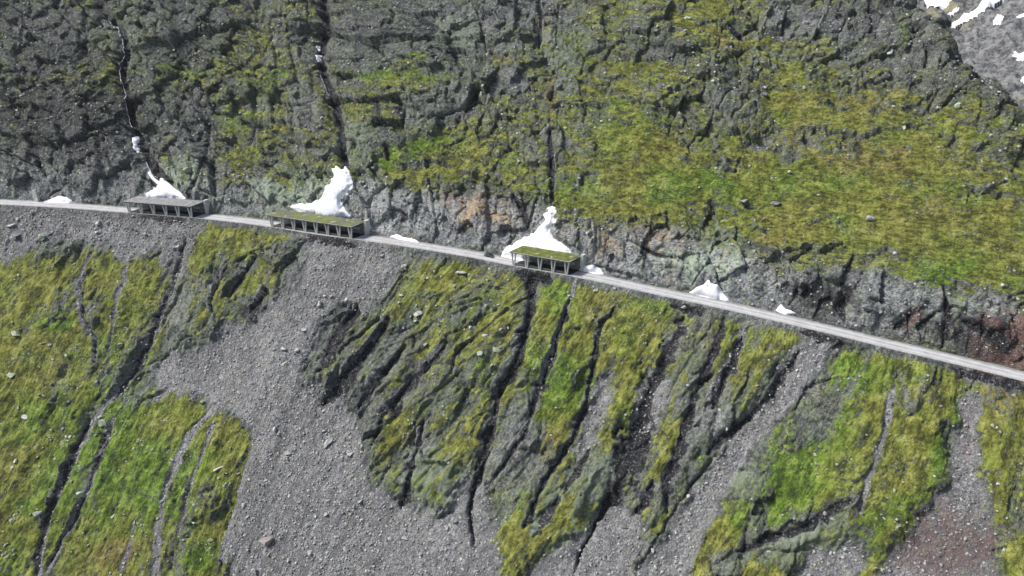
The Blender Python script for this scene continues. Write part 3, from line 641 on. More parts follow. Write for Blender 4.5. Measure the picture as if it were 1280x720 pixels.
# ------------------------------------------------------------------ snow
def smooth2(a, n):
    for _ in range(n):
        a = a.copy(); a[1:-1, 1:-1] = (a[:-2, 1:-1] + a[2:, 1:-1] + a[1:-1, :-2] + a[1:-1, 2:] + a[1:-1, 1:-1]) / 5
    return a
def snow(pts, thick, label, group=None, tmin=None, sm=14):
    xs = [p[0] for p in pts]; ys = [p[1] for p in pts]
    near = (SPX > min(xs) - 12) & (SPX < max(xs) + 12) & (SPY > min(ys) - 12) & (SPY < max(ys) + 12)
    if E is not None: near &= E < 4
    jj, ii = np.where(near)
    # keep the connected neighbourhood nearest the camera
    j0, i0 = find(sum(xs) / len(xs), sum(ys) / len(ys), 4)
    jj, ii = jj[np.abs(TT[jj, ii] - TT[j0, i0]) < 60], ii[np.abs(TT[jj, ii] - TT[j0, i0]) < 60]
    a, b, c, d = max(jj.min() - 2, 0), jj.max() + 3, max(ii.min() - 2, 0), ii.max() + 3
    x, y, z = TX[a:b, c:d], TY[a:b, c:d], TZ[a:b, c:d]
    sm = sm * 3
    sx_, sy_, sz_ = smooth2(x, sm), smooth2(y, sm), smooth2(z, sm)
    jag = fbm(TA[a:b, c:d] / 2.6, slope_t[a:b, c:d] / 2.6, 3, 411) * (1.0 if tmin is None and sm > 5 else .3)
    sd = poly_sd(pts, SPX[a:b, c:d] + 1.2 * w3[a:b, c:d] + 4.0 * jag, SPY[a:b, c:d] + 1.2 * w4[a:b, c:d] + 3.0 * jag) / 2.9       # metres inside the rim
    if tmin is not None: sd = np.where(TT[a:b, c:d] < tmin, np.minimum(sd, (TT[a:b, c:d] - tmin)), sd)
    f = sstep(0, 1.3, sd)
    th = thick * ((0.3 + 0.4 * f if tmin is not None or sm < 10 else .10 + .6 * sstep(0, 2.2, sd)) + .3 * sstep(1, 5, sd)) + .05 * fbm(TA[a:b, c:d] / 3, slope_t[a:b, c:d] / 3, 2, 401)
    th = np.where(sd < 0, th + sd * 2.0, th)
    zz_ = np.maximum(z, sz_) * f + z * (1 - f)
    X_ = x * (1 - f) + sx_ * f; Y_ = y * (1 - f) + sy_ * f
    X_ = X_ + DX[a:b, c:d] * th * .8; Y_ = Y_ + DY[a:b, c:d] * th * .8; Z_ = zz_ + th * .7
    me, used = grid_mesh('snow_patch', X_, Y_, Z_, mask=(sd > -.7))
    if len(me.polygons) == 0: print('EMPTY SNOW', label); return
    P = dict(label=label, category='snow patch')
    if group: P['group'] = group
    return link('snow_patch', me, M_snow, **P)
snow([(182, 242), (192, 238), (199, 231), (194, 228), (188, 222), (185, 216), (188, 215), (192, 221), (197, 226), (204, 223), (212, 230), (219, 236), (225, 240), (232, 248), (200, 252), (182, 248)], 2.2,
     'white snow cone at the foot of the waterfall gully, behind the bare grey shelter roof', 'snow left in the gullies')
snow([(362, 258), (374, 254), (384, 256), (394, 252), (402, 248), (406, 243), (406, 234), (414, 228), (418, 222), (416, 212), (421, 208), (427, 213), (432, 208), (437, 214), (439, 222), (441, 234), (434, 242), (427, 252), (430, 260), (438, 270), (420, 276), (380, 270)], 2.6,
     'tall white snow tongue behind the longest shelter with turf on its roof', 'snow left in the gullies')
snow([(627, 322), (628, 314), (636, 308), (646, 303), (656, 296), (668, 291), (676, 281), (682, 272), (679, 268), (685, 264), (684, 259), (690, 258), (695, 260), (695, 270), (691, 280), (687, 290), (692, 298), (702, 303), (712, 311), (716, 322), (690, 330), (650, 326)], 2.3,
     'white snow wedge narrowing upward behind the shortest shelter', 'snow left in the gullies')
snow([(54, 252.5), (66, 248), (74, 245), (84, 247), (92, 253), (72, 254.5)], 1.2, 'low white snow heap at the roadside left of all the shelters', 'snow heaps along the road', tmin=2.8, sm=3)
snow([(488, 296), (496, 293), (506, 297), (518, 299), (523, 303), (504, 302)], 1.0, 'thin flat snow strip at the cliff foot between the two turf roofed shelters', 'snow heaps along the road', tmin=2.8, sm=3)
snow([(724, 338), (732, 333), (742, 331), (750, 336), (755, 343), (740, 342)], 1.3, 'rounded snow heap just right of the shortest shelter', 'snow heaps along the road', tmin=2.8, sm=3)
snow([(862, 366), (872, 359), (881, 356), (886, 350), (889, 355), (898, 357), (904, 367), (911, 376), (886, 373)], 1.3, 'snow heap with a pointed top beside the road right of the shelters', 'snow heaps along the road', tmin=2.8, sm=3)
snow([(969, 388), (976, 381), (983, 386), (995, 391), (982, 393)], .9, 'small snow wedge at the rock foot, last one along the road to the right', 'snow heaps along the road', tmin=2.8, sm=3)
snow([(166, 170), (174, 170), (175, 176), (172, 180), (175, 187), (170, 190), (166, 182)], .8, 'small snow remnant wedged high in the waterfall gully', None, sm=3)
snow([(395, 69), (402, 69), (402, 76), (396, 76)], .7, 'tiny snow spot halfway up the dark cleft over the longest shelter', None, sm=3)
snow([(396, 58), (400, 57), (401, 63), (397, 63)], .6, 'tiniest snow speck above the other spot in the dark cleft', None, sm=3)
fzs = smooth2(fz, 120)
SFX, SFY, _q = project(fx, fy, fzs)
def far_snow(pts, label, thick=3.0):
    j0, i0 = np.unravel_index(np.argmin((FPX - sum(p[0] for p in pts) / len(pts)) ** 2 + (FPY - sum(p[1] for p in pts) / len(pts)) ** 2 + (FDEP * .02)), FPX.shape)
    wx = SFX + 2 * fbm(fx / 40, fy / 40, 2, 451); wy = SFY + 2 * fbm(fx / 40, fy / 40, 2, 461)
    sd = poly_sd(pts, wx, wy)
    me, _ = grid_mesh('far_snow_patch', fx, fy, np.where(sd > -.4, np.maximum(fz, fzs) + thick * (.25 + .5 * sstep(0, 4, sd)), fz - .5), mask=(sd > -.6) & (np.abs(fy - fy[j0, i0]) < 500))
    if len(me.polygons): link('far_snow_patch', me, M_snow, label=label, category='snow patch', group='snow on the far mountain')
    else: print('EMPTY FAR', label)

# ------------------------------------------------------------------ mesh building helpers
def mb(): return bmesh.new()
def box8(bm, pts):
    v = [bm.verts.new(p) for p in pts]
    for f in ((0, 1, 2, 3), (7, 6, 5, 4), (0, 4, 5, 1), (1, 5, 6, 2), (2, 6, 7, 3), (3, 7, 4, 0)):
        bm.faces.new([v[i] for i in f])
def box(bm, x0, x1, y0, y1, z0, z1):
    box8(bm, [(x0, y0, z0), (x1, y0, z0), (x1, y1, z0), (x0, y1, z0), (x0, y0, z1), (x1, y0, z1), (x1, y1, z1), (x0, y1, z1)])
def fin(bm, name, mat, parent=None, bev=0.0, smooth=False, shear=0.0, **props):
    bmesh.ops.recalc_face_normals(bm, faces=bm.faces)
    if bev: bmesh.ops.bevel(bm, geom=list(bm.edges), offset=bev, segments=1, affect='EDGES')
    if shear:
        for v in bm.verts: v.co.x += shear * v.co.y
    me = bpy.data.meshes.new(name); bm.to_mesh(me); bm.free()
    if smooth: me.polygons.foreach_set('use_smooth', np.ones(len(me.polygons), bool))
    return link(name, me, mat, parent, **props)
def empty(name, loc, rz_=0, **props):
    o = bpy.data.objects.new(name, None); COL.objects.link(o); o.location = loc; o.rotation_euler = (0, 0, rz_); o.empty_display_size = .5
    for k, v in props.items(): o[k] = v
    return o

# ------------------------------------------------------------------ avalanche shelters
def shelter(pl, pr, n, turf, label, pier=False, hh=6.1):
    pl = (pl[0] + SHX, pl[1]); pr = (pr[0] + SHX, pr[1])
    A = on_level(pl[0], pl[1], road_level(pl[0]) + .1); B = on_level(pr[0], pr[1], road_level(pr[0]) + .1)
    aA, bA = to_ab(A[0], A[1]); aB, bB = to_ab(B[0], B[1])
    # front columns stand on the valley edge of the bench
    xA, yA = to_xy(aA, road_b(aA) - 2.7); xB, yB = to_xy(aB, road_b(aB) - 2.7)
    zA, zB = road_z(aA), road_z(aB)
    L = math.hypot(xB - xA, yB - yA); ang = math.atan2(yB - yA, xB - xA); tilt = (zB - zA) / L
    root = empty('avalanche_shelter', (xA, yA, zA), ang, label=label, category='shelter', group='open avalanche shelters over the road')
    W = 6.7; sh = .5
    H0 = hh - .6; H1 = H0 + .25
    def zt(x): return tilt * x
    def sbox(bm, x0, x1, y0, y1, z0, z1, dz1=0.0, dy=0.0):
        box8(bm, [(x0, y0, z0 + zt(x0)), (x1, y0, z0 + zt(x1)), (x1, y1, z0 + zt(x1) + dz1), (x0, y1, z0 + zt(x0) + dz1),
                  (x0, y0, z1 + zt(x0)), (x1, y0, z1 + zt(x1)), (x1, y1, z1 + zt(x1) + dz1), (x0, y1, z1 + zt(x0) + dz1)])
    e0, e1 = -1.6, L + 1.6
    bm = mb(); sbox(bm, e0, e1, -.75, W, H0 + .3, H0 + .6, H1 - H0); fin(bm, 'roof', M_slab if not turf else M_conc, root, .04, shear=sh)
    if turf:
        nxx = int((e1 - e0) / .35); xs = np.linspace(e0 + .15, e1 - .15, nxx); ys = np.linspace(-.68, W - .05, 26)
        XX, YY = np.meshgrid(xs, ys)
        ZZ = H0 + .62 + tilt * XX + (H1 - H0) * (YY + .75) / (W + .75) + .16 + .45 * fbm(XX / 3 + n, YY / 3, 4, 501)
        edge = np.minimum(np.minimum(XX - xs[0], xs[-1] - XX), np.minimum(YY - ys[0], ys[-1] - YY)); ZZ = np.where(edge < .01, ZZ - .26, ZZ)
        me, _ = grid_mesh('turf', XX + sh * YY, YY, ZZ); link('turf', me, M_turf if turf == 1 else M_turf2, root)
    else:
        pass
    bm = mb(); sbox(bm, e0, e1, -.6, .3, H0, H0 + .296); fin(bm, 'edge_beam', M_darkwall, root, shear=sh)
    bm = mb()
    for i in range(n):
        x = L * i / (n - 1); sbox(bm, x - .25, x + .25, .32, W - .5, H0 - .2, H0 + .296, .2)
    fin(bm, 'cross_beams', M_conc, root, shear=sh)
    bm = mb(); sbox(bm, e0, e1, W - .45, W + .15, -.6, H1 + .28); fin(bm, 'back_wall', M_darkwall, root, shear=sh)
    for i in range(n - 1):
        x = L * (i + .5) / (n - 1); bm = mb(); sbox(bm, x - 1.5, x + 1.5, W - .62, W - .452, 2.0, 3.1); fin(bm, 'wall_panel', M_conc, root, shear=sh)
    bm = mb(); sbox(bm, e1 - .02, e1 + 1.3, W - 1.3, W + .6, -.8, H1 + 1.3); fin(bm, 'wing_wall', M_concpale, root, .05, shear=sh)
    bm = mb(); sbox(bm, e0 + .5, e1 - .5, .5, W - .65, -.05, .085); fin(bm, 'floor', M_shadefloor, root, shear=sh)  # dark sheet over the road, painted as the shade inside the shelter
    bm = mb(); sbox(bm, e0, e1, -.5, .42, -1.0, .12); fin(bm, 'base_beam', M_conc, root, .03, shear=sh)
    for i in range(n):
        x = L * i / (n - 1); bm = mb()
        wtop, wb, th = .88, .28, .15
        for s_ in (-1, 1):
            xb, xt = x + s_ * wb, x + s_ * wtop
            box8(bm, [(xb - th, -.3, .12 + zt(x)), (xb + th, -.3, .12 + zt(x)), (xb + th, .22, .12 + zt(x)), (xb - th, .22, .12 + zt(x)),
                      (xt - th, -.3, H0 + .0 + zt(x)), (xt + th, -.3, H0 + zt(x)), (xt + th, .22, H0 + zt(x)), (xt - th, .22, H0 + zt(x))])
        if pier and i >= n - 1: box8(bm, [(x - .7, -.45, -6 + zt(x)), (x + .7, -.45, -6 + zt(x)), (x + .7, .5, -6 + zt(x)), (x - .7, .5, -6 + zt(x)), (x - .7, -.45, -1.32 + zt(x)), (x + .7, -.45, -1.32 + zt(x)), (x + .7, .5, -1.32 + zt(x)), (x - .7, .5, -1.32 + zt(x))])
        fin(bm, 'column', M_column, root, shear=sh)
    bm = mb()
    for k in (0, 1): sbox(bm, 0, L, -.02 - .0, .06, .75 + .4 * k, .83 + .4 * k)
    fin(bm, 'railing', M_metal, root, shear=sh)
    # masonry footing under the valley side
    bm = mb(); xs = np.linspace(e0, e1, int((e1 - e0) / .7)); ys = np.linspace(-1.01, -4.2, 9)
    XX, ZZ = np.meshgrid(xs, ys)
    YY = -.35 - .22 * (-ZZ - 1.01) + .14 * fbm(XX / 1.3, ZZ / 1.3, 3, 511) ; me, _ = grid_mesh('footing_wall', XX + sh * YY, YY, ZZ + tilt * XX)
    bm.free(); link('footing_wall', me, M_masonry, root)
    return root
M_turf2 = mat_simple('brown_roof_turf', (.11, .105, .085), (.13, .155, .040), .16, .95, .9, .25, c3=(.07, .07, .055))
shelter((161.5, 263.5), (238, 269.5), 6, 0, 'grey flat roofed concrete shelter with a bare roof, farthest left and below the waterfall gully')
shelter((339, 281), (436, 296), 8, 2, 'longest open concrete shelter with a patchy turf roof and eight column pairs', pier=True, hh=6.3)
shelter((638.5, 330), (704.5, 340.8), 5, 1, 'shortest open concrete shelter with a green turf roof, above the dark cleft', hh=6.7)

far_snow([(1148, -6), (1200, -8), (1196, 5), (1170, 9), (1158, 8)], 'large snowfield at the top of the far slope, left end')
far_snow([(1190, 36), (1190, 29), (1214, 15), (1236, 2), (1250, -6), (1262, -6), (1240, 9), (1216, 24)], 'long diagonal snow stripe running up the far slope')
far_snow([(1240, 26), (1247, 25), (1252, 29), (1249, 35), (1241, 34)], 'round snow spot on the grey far slope')
far_snow([(1184, 18), (1194, 14), (1198, 16), (1186, 21)], 'small slanting snow strip under the far snowfield')
far_snow([(1266, 24), (1276, 18), (1284, 14), (1284, 22), (1270, 27)], 'snow band at the right edge high on the far slope')
far_snow([(1264, 68), (1270, 71), (1284, 80), (1290, 92), (1276, 84), (1266, 77)], 'crooked snow streak low on the far slope at the right')
far_snow([(1272, 99), (1286, 96), (1290, 104), (1276, 105)], 'lowest snow patch of the far slope at the right edge')

# ------------------------------------------------------------------ water in the left gully
def mat_water():
    s = NT('white_water'); n = s.noise(.7, 4, .7); s.col(s.mix(s.ramp(n, .4, .6), (.07, .075, .08), (.62, .64, .67))); s.rough(.3); return s.m
M_water = mat_water()
def stream(pts, width, name='stream'):
    P = []
    for (x0, y0), (x1, y1) in zip(pts[:-1], pts[1:]):
        n = max(2, int(math.hypot(x1 - x0, y1 - y0) / 2))
        for k in range(n):
            x, y = x0 + (x1 - x0) * k / n + random.uniform(-.8, .8), y0 + (y1 - y0) * k / n; j, i = find(x, y, 3.5)
            P.append(np.array([TX[j, i], TY[j, i], TZ[j, i]]) + np.array([DX[j, i], DY[j, i], nz[j, i]]) * .22)
    P = np.array(P); P[1:-1] = (P[:-2] + P[1:-1] + P[2:]) / 3
    m_ = mb(); prev = None
    for k, p in enumerate(P):
        w = width * .7 * (0.45 + abs(math.sin(k * 1.7)) * .8); a_ = m_.verts.new((p[0] - w, p[1], p[2] - .1)); c_ = m_.verts.new((p[0], p[1] - .15, p[2] + .15)); b_ = m_.verts.new((p[0] + w, p[1], p[2] - .1))
        if prev: m_.faces.new((prev[0], prev[1], c_, a_)); m_.faces.new((prev[1], prev[2], b_, c_))
        prev = (a_, c_, b_)
    fin(m_, name, M_water, smooth=True, kind='structure')
random.seed(3)
stream([(132, 22), (148, 34), (156, 48), (157, 66), (150, 82), (150, 98), (156, 112), (158, 128), (164, 146), (168, 162)], .26)
stream([(186, 200), (190, 212), (196, 222)], .3)
stream([(404, 92), (414, 122)], .16)

# ------------------------------------------------------------------ boulders
def boulder_mesh(seed, sub=2):
    r = random.Random(seed); m_ = mb(); bmesh.ops.create_icosphere(m_, subdivisions=sub, radius=1.0)
    planes = [(Vector((r.gauss(0, 1), r.gauss(0, 1), r.gauss(0, .8))).normalized(), r.uniform(.35, .72)) for _ in range(12)]
    for v in m_.verts:
        for n_, d_ in planes:
            k = v.co.dot(n_)
            if k > d_: v.co -= n_ * (k - d_) * 1.0
        v.co += Vector((r.uniform(-.04, .04), r.uniform(-.04, .04), r.uniform(-.04, .04)))
        v.co.z *= .68
    me_ = bpy.data.meshes.new('boulder'); m_.to_mesh(me_); m_.free(); return me_
BM = {}
def bmesh_for(kind, k):
    if (kind, k) not in BM:
        me_ = boulder_mesh(k * 7 + 3); me_.materials.append({'g': M_bgrey, 'p': M_bpale, 'l': M_bgreen, 'd': M_bdark, 'r': M_bpink}[kind]); BM[(kind, k)] = me_
    return BM[(kind, k)]
nbld = [0]
def boulder(px_, py_, wpx_, kind, label, group=None, asp=1.0):
    j, i = find(px_, py_, 2.0); p = (TX[j, i], TY[j, i], TZ[j, i]); nbld[0] += 1
    rr = wpx_ / F * SDEP[j, i] * .56
    o = link('boulder', bmesh_for(kind, nbld[0] % 9)); o.location = (p[0], p[1], p[2] + rr * .18)
    r = random.Random(nbld[0]); o.scale = (rr * asp, rr * r.uniform(.8, 1.05), rr * r.uniform(.8, 1.1) / max(asp, .8)); o.rotation_euler = (r.uniform(-.4, .4) - .3, r.uniform(-.4, .4), r.uniform(0, 6.3))
    o['label'] = label; o['category'] = 'boulder'
    if group: o['group'] = group
    return o
NAMED = [
 (126, 531, 15, 'l', 'large pale green boulder at the head of the double stream bed, lower left'),
 (102, 618, 13, 'l', 'rounded greenish boulder beside the right branch of the stony stream'),
 (252, 502, 9, 'l', 'squarish yellow green boulder at the top of the stony tongue in the grass'),
 (272, 586, 11, 'p', 'long pale upright stone in the grass left of the big scree', 'x'),
 (410, 553, 14, 'g', 'lone grey slab on the fine gravel left of the rocky spur'),
 (333, 678, 22, 'r', 'broad pinkish boulder at the left rim of the big scree'),
 (317, 714, 14, 'g', 'grey boulder at the bottom edge of the photo in the scree'),
 (568, 651, 12, 'g', 'biggest grey boulder below the rounded rocky spur'),
 (540, 674, 9, 'g', 'angular grey boulder left of the biggest one under the rocky spur'),
 (453, 650, 7, 'p', 'pale upright stone on the gravel under the spur'),
 (557, 660, 8, 'g', 'smaller grey boulder touching the biggest one below the spur'),
 (303, 632, 9, 'l', 'lichen covered boulder in the turf at the rim of the big scree'),
 (50, 699 - 55, 14, 'g', 'grey boulder in the bend of the dark stream bed, bottom left'),
 (22, 293, 14, 'g', 'wide flat slab at the lower rim of the upper left scree'),
 (14, 283, 11, 'p', 'light slab in the upper left scree near the photo edge'),
 (52, 295, 13, 'l', 'greenish slab at the top of the turf, upper left scree'),
 (40, 257 + 8, 9, 'p', 'palest boulder just under the road at the far left'),
 (620, 437, 12, 'l', 'flat greenish slab in the stony turf left of the dark cleft'),
 (598, 442, 9, 'l', 'rounded lichen boulder in the turf, left of the flat slab'),
 (521, 394, 11, 'p', 'pale boulder in the stony turf under the middle of the road'),
 (505, 334, 13, 'g', 'long grey slab at the right rim of the upper scree below the road'),
 (477, 320, 8, 'p', 'light stone close under the road beside the scree'),
 (577, 341, 11, 'p', 'elongated pale slab slanting just below the road, left of the shortest shelter'),
 (618, 383, 8, 'p', 'pale block in the turf left of the cleft head'),
 (400, 380, 11, 'p', 'white block on the scree above the tip of the turf spur'),
 (380, 412, 10, 'p', 'bright block at mid scree beside the dark slot'),
 (357, 454, 9, 'p', 'narrow bright stone low on the scree chute'),
 (370, 437, 9, 'p', 'light block in the scree left of the green spur tip'),
 (958, 118, 9, 'd', 'small dark knob of rock in the upper grass'),
 (1088, 253 + 20, 15, 'g', 'lone rounded grey boulder in the grass above the right hand cliff'),
 (931, 251, 14, 'g', 'blue grey boulder in the middle of the upper grass'),
 (968, 254, 15, 'd', 'dark low boulder beside the blue grey one in the upper grass'),
 (1197, 134, 16, 'l', 'greenish boulder just under the crest at the right'),
 (1112, 67, 12, 'p', 'pale greenish block under the steep green strip near the crest'),
 (985, 216, 8, 'p', 'white stone high in the grass above the road'),
 (1131, 159, 7, 'p', 'white stone in the brown turf under the crest'),
 (1252, 357, 8, 'p', 'light stone above the red rock face'),
 (1086, 386, 19, 'd', 'big rounded block bulging from the cliff foot at the right'),
 (1246, 605 , 8, 'p', 'white stone in the turf right of the reddish scree'),
 (1196, 583, 7, 'd', 'dark stone at the head of the reddish scree'),
 (858, 22, 10, 'l', 'pale greenish stone by the steep rock band at the top'),
 (706, 160, 9, 'l', 'rounded pale green stone in the centre of the upper slope'),
 (236, 213, 15, 'l', 'large lichen green block above the bare roofed shelter'),
 (690, 40 + 100, 0, 'p', ''),
 (1195, 42 + 30, 9, 'd', 'black knob sticking out of the crest line at the upper right'),
 (242, 122, 0, 'l', ''),
 (745, 362, 8, 'l', 'greenish flat stone right under the road, right of the shortest shelter'),
 (853, 386, 8, 'p', 'white stone at the head of the widest dark gully'),
 (816, 687, 7, 'p', 'white block in the turf between the two lower scree fans'),
 (860, 630 - 10, 8, 'p', 'light block in the narrow scree chute at the right'),
 (600, 392 + 130, 0, 'g', ''),
 (14, 468, 12, 'l', 'greenish boulder in the stony turf at the left edge'),
 (20, 416, 12, 'l', 'pale green slab in a stony patch at the left edge'),
 (152, 432, 12, 'l', 'lichen boulder between the two upper stream beds'),
 (20, 576, 9, 'p', 'pale rock in the deep green turf at the left'),
 (31, 522, 10, 'p', 'pale slab in the turf near the left edge'),
]
for q in NAMED:
    if q[2] <= 0: continue
    boulder(q[0], q[1], q[2], q[3], q[4], asp=(1.35 if 'slab' in q[4] or 'long' in q[4] else 1.0))
# the rest: boulders nothing tells apart, by the field they lie in
rs = np.random.RandomState(5)
def many(n, poly, smin, smax, kinds, label, group):
    xs = [p[0] for p in poly]; ys = [p[1] for p in poly]; k = 0; tries = 0
    while k < n and tries < 4000:
        tries += 1; x = rs.uniform(min(xs), max(xs)); y = rs.uniform(min(ys), max(ys))
        if poly_sd(poly, np.array([x]), np.array([y]))[0] < 2: continue
        if not (3 < x < 1277 and 3 < y < 717): continue
        boulder(x, y, smin + (smax - smin) * rs.rand() ** 2.2, kinds[rs.randint(len(kinds))], label, group, rs.uniform(.9, 1.4)); k += 1
many(70, [(390, 305), (470, 318), (440, 370), (380, 430), (362, 500), (440, 560), (460, 640), (600, 680), (610, 715), (300, 716), (330, 560), (320, 470), (370, 380)], 4, 9, 'ggp', 'angular grey boulder lying loose in the big central scree', 'boulders of the central scree')
many(42, [(0, 268), (150, 276), (240, 284), (225, 320), (100, 296), (0, 310)], 4, 9, 'gpd', 'angular slate grey boulder in the scree under the left stretch of road', 'boulders of the upper left scree')
many(60, [(0, 330), (90, 320), (120, 420), (300, 520), (310, 700), (0, 715)], 2.5, 6.5, 'llp', 'lichen spotted boulder scattered in the green turf at the lower left', 'boulders of the lower left turf')
many(32, [(490, 315), (640, 345), (640, 440), (600, 520), (500, 440), (470, 380)], 3.5, 8, 'lpg', 'pale boulder in the stony turf between scree and dark cleft', 'boulders below the shortest shelter')
many(24, [(1000, 430), (1030, 440), (900, 620), (860, 715), (800, 715), (900, 590)], 3, 7, 'gp', 'light grey boulder in the narrow scree chute', 'boulders of the narrow chute')
many(26, [(740, 60), (1150, 90), (1270, 210), (1270, 330), (1000, 320), (760, 240)], 3, 7, 'gpld', 'small grey boulder scattered over the upper meadow', 'boulders of the upper meadow')
many(20, [(1090, 480), (1270, 500), (1270, 715), (1090, 715)], 3, 6, 'pgd', 'small stone block on the reddish lower right slope', 'boulders of the lower right slope')

# scree rubble and turf tussocks: nobody could count them
def rubble(name, mask, n, smin, smax, power, mats, seed, mat, flat=.6, sink=.1):
    r = np.random.RandomState(seed); inside = (SPX > -30) & (SPX < 1310) & (SPY > -20) & (SPY < 750) & (TE > 5.0)
    wgt = (mask * inside); wgt = wgt.ravel().astype(np.float64); wgt /= wgt.sum()
    idx = r.choice(wgt.size, n, p=wgt)
    c = np.stack([TX.ravel()[idx], TY.ravel()[idx], TZ.ravel()[idx]], -1) + r.uniform(-.25, .25, (n, 3)) * [1, 1, 0]
    base = np.array([[1, 1, -1], [-1, 1, -1], [-1, -1, -1], [1, -1, -1], [.8, .7, 1], [-.7, .8, 1], [-.8, -.7, 1], [.7, -.8, 1]], float) * .58
    faces = np.array([[0, 1, 5, 4], [1, 2, 6, 5], [2, 3, 7, 6], [3, 0, 4, 7], [4, 5, 6, 7]])
    s_ = smin + (smax - smin) * r.rand(n) ** power
    v = base[None] + r.uniform(-.28, .28, (n, 8, 3)); v[..., 2] *= flat * r.uniform(.5, 1.2, (n, 1)); v[..., 0] *= r.uniform(.7, 1.5, (n, 1))
    th = r.rand(n) * 6.283; tl = r.normal(0, .35, n) - .35
    y1 = v[..., 1] * np.cos(tl)[:, None] - v[..., 2] * np.sin(tl)[:, None]; z1 = v[..., 1] * np.sin(tl)[:, None] + v[..., 2] * np.cos(tl)[:, None]
    x2 = v[..., 0] * np.cos(th)[:, None] - y1 * np.sin(th)[:, None]; y2 = v[..., 0] * np.sin(th)[:, None] + y1 * np.cos(th)[:, None]
    v = np.stack([x2, y2, z1], -1) * s_[:, None, None] * .5 + c[:, None] ; v[..., 2] += s_[:, None] * sink
    co = v.reshape(-1, 3).astype(f32); q = (faces[None] + (np.arange(n) * 8)[:, None, None]).reshape(-1, 4).astype(np.int32)
    me_ = bpy.data.meshes.new(name); me_.vertices.add(len(co)); me_.vertices.foreach_set('co', co.ravel())
    me_.loops.add(q.size); me_.loops.foreach_set('vertex_index', q.ravel()); me_.polygons.add(len(q))
    me_.polygons.foreach_set('loop_start', np.arange(0, q.size, 4, dtype=np.int32)); me_.polygons.foreach_set('loop_total', np.full(len(q), 4, np.int32)); me_.update(calc_edges=True)
    cv = np.repeat(r.rand(n), 8); at = me_.attributes.new('shade', 'FLOAT', 'POINT'); at.data.foreach_set('value', cv.astype(f32))
    return link(name, me_, mat, kind='stuff')
def mat_rubble(name, lo, hi, tint, tf):
    s = NT(name); a = s.n('ShaderNodeAttribute'); a.attribute_name = 'shade'; n = s.noise(2.5, 3, .6)
    c = s.mix(a.outputs['Fac'], lo, hi); c = s.mix(s.ramp(s.math('ADD', n, s.math('MULTIPLY', a.outputs['Fac'], .3)), .55, .75, 0, tf), c, tint)
    s.col(c); s.rough(.92); s.bump(n, .4, .08); return s.m
M_rub = mat_rubble('scree_rubble', (.10, .10, .10), (.32, .32, .315), (.3, .3, .27), .4)
M_rubl = mat_rubble('lichen_rubble', (.13, .14, .12), (.30, .31, .27), (.24, .29, .20), .6)
rubble('scree_stones', scree * (1 - .8 * np.clip(red, 0, 1)) * (0.3 + stonevar) * (1 - .5 * dark), 46000, .2, 1.5, 7.0, None, 1, M_rub)
clump = sstep(0.1, .6, fbm(TA / 10, slope_t / 10, 4, 551) + .1)
rubble('turf_stones', grass * clump ** 2 * (0.1 + below) * (1 - scree), 2000, .3, 1.6, 3.0, None, 2, M_rubl)
rubble('cliff_debris', rocky * (.3 + above) * (1 - dark), 9000, .4, 1.8, 3.0, None, 3, M_rub, .8)

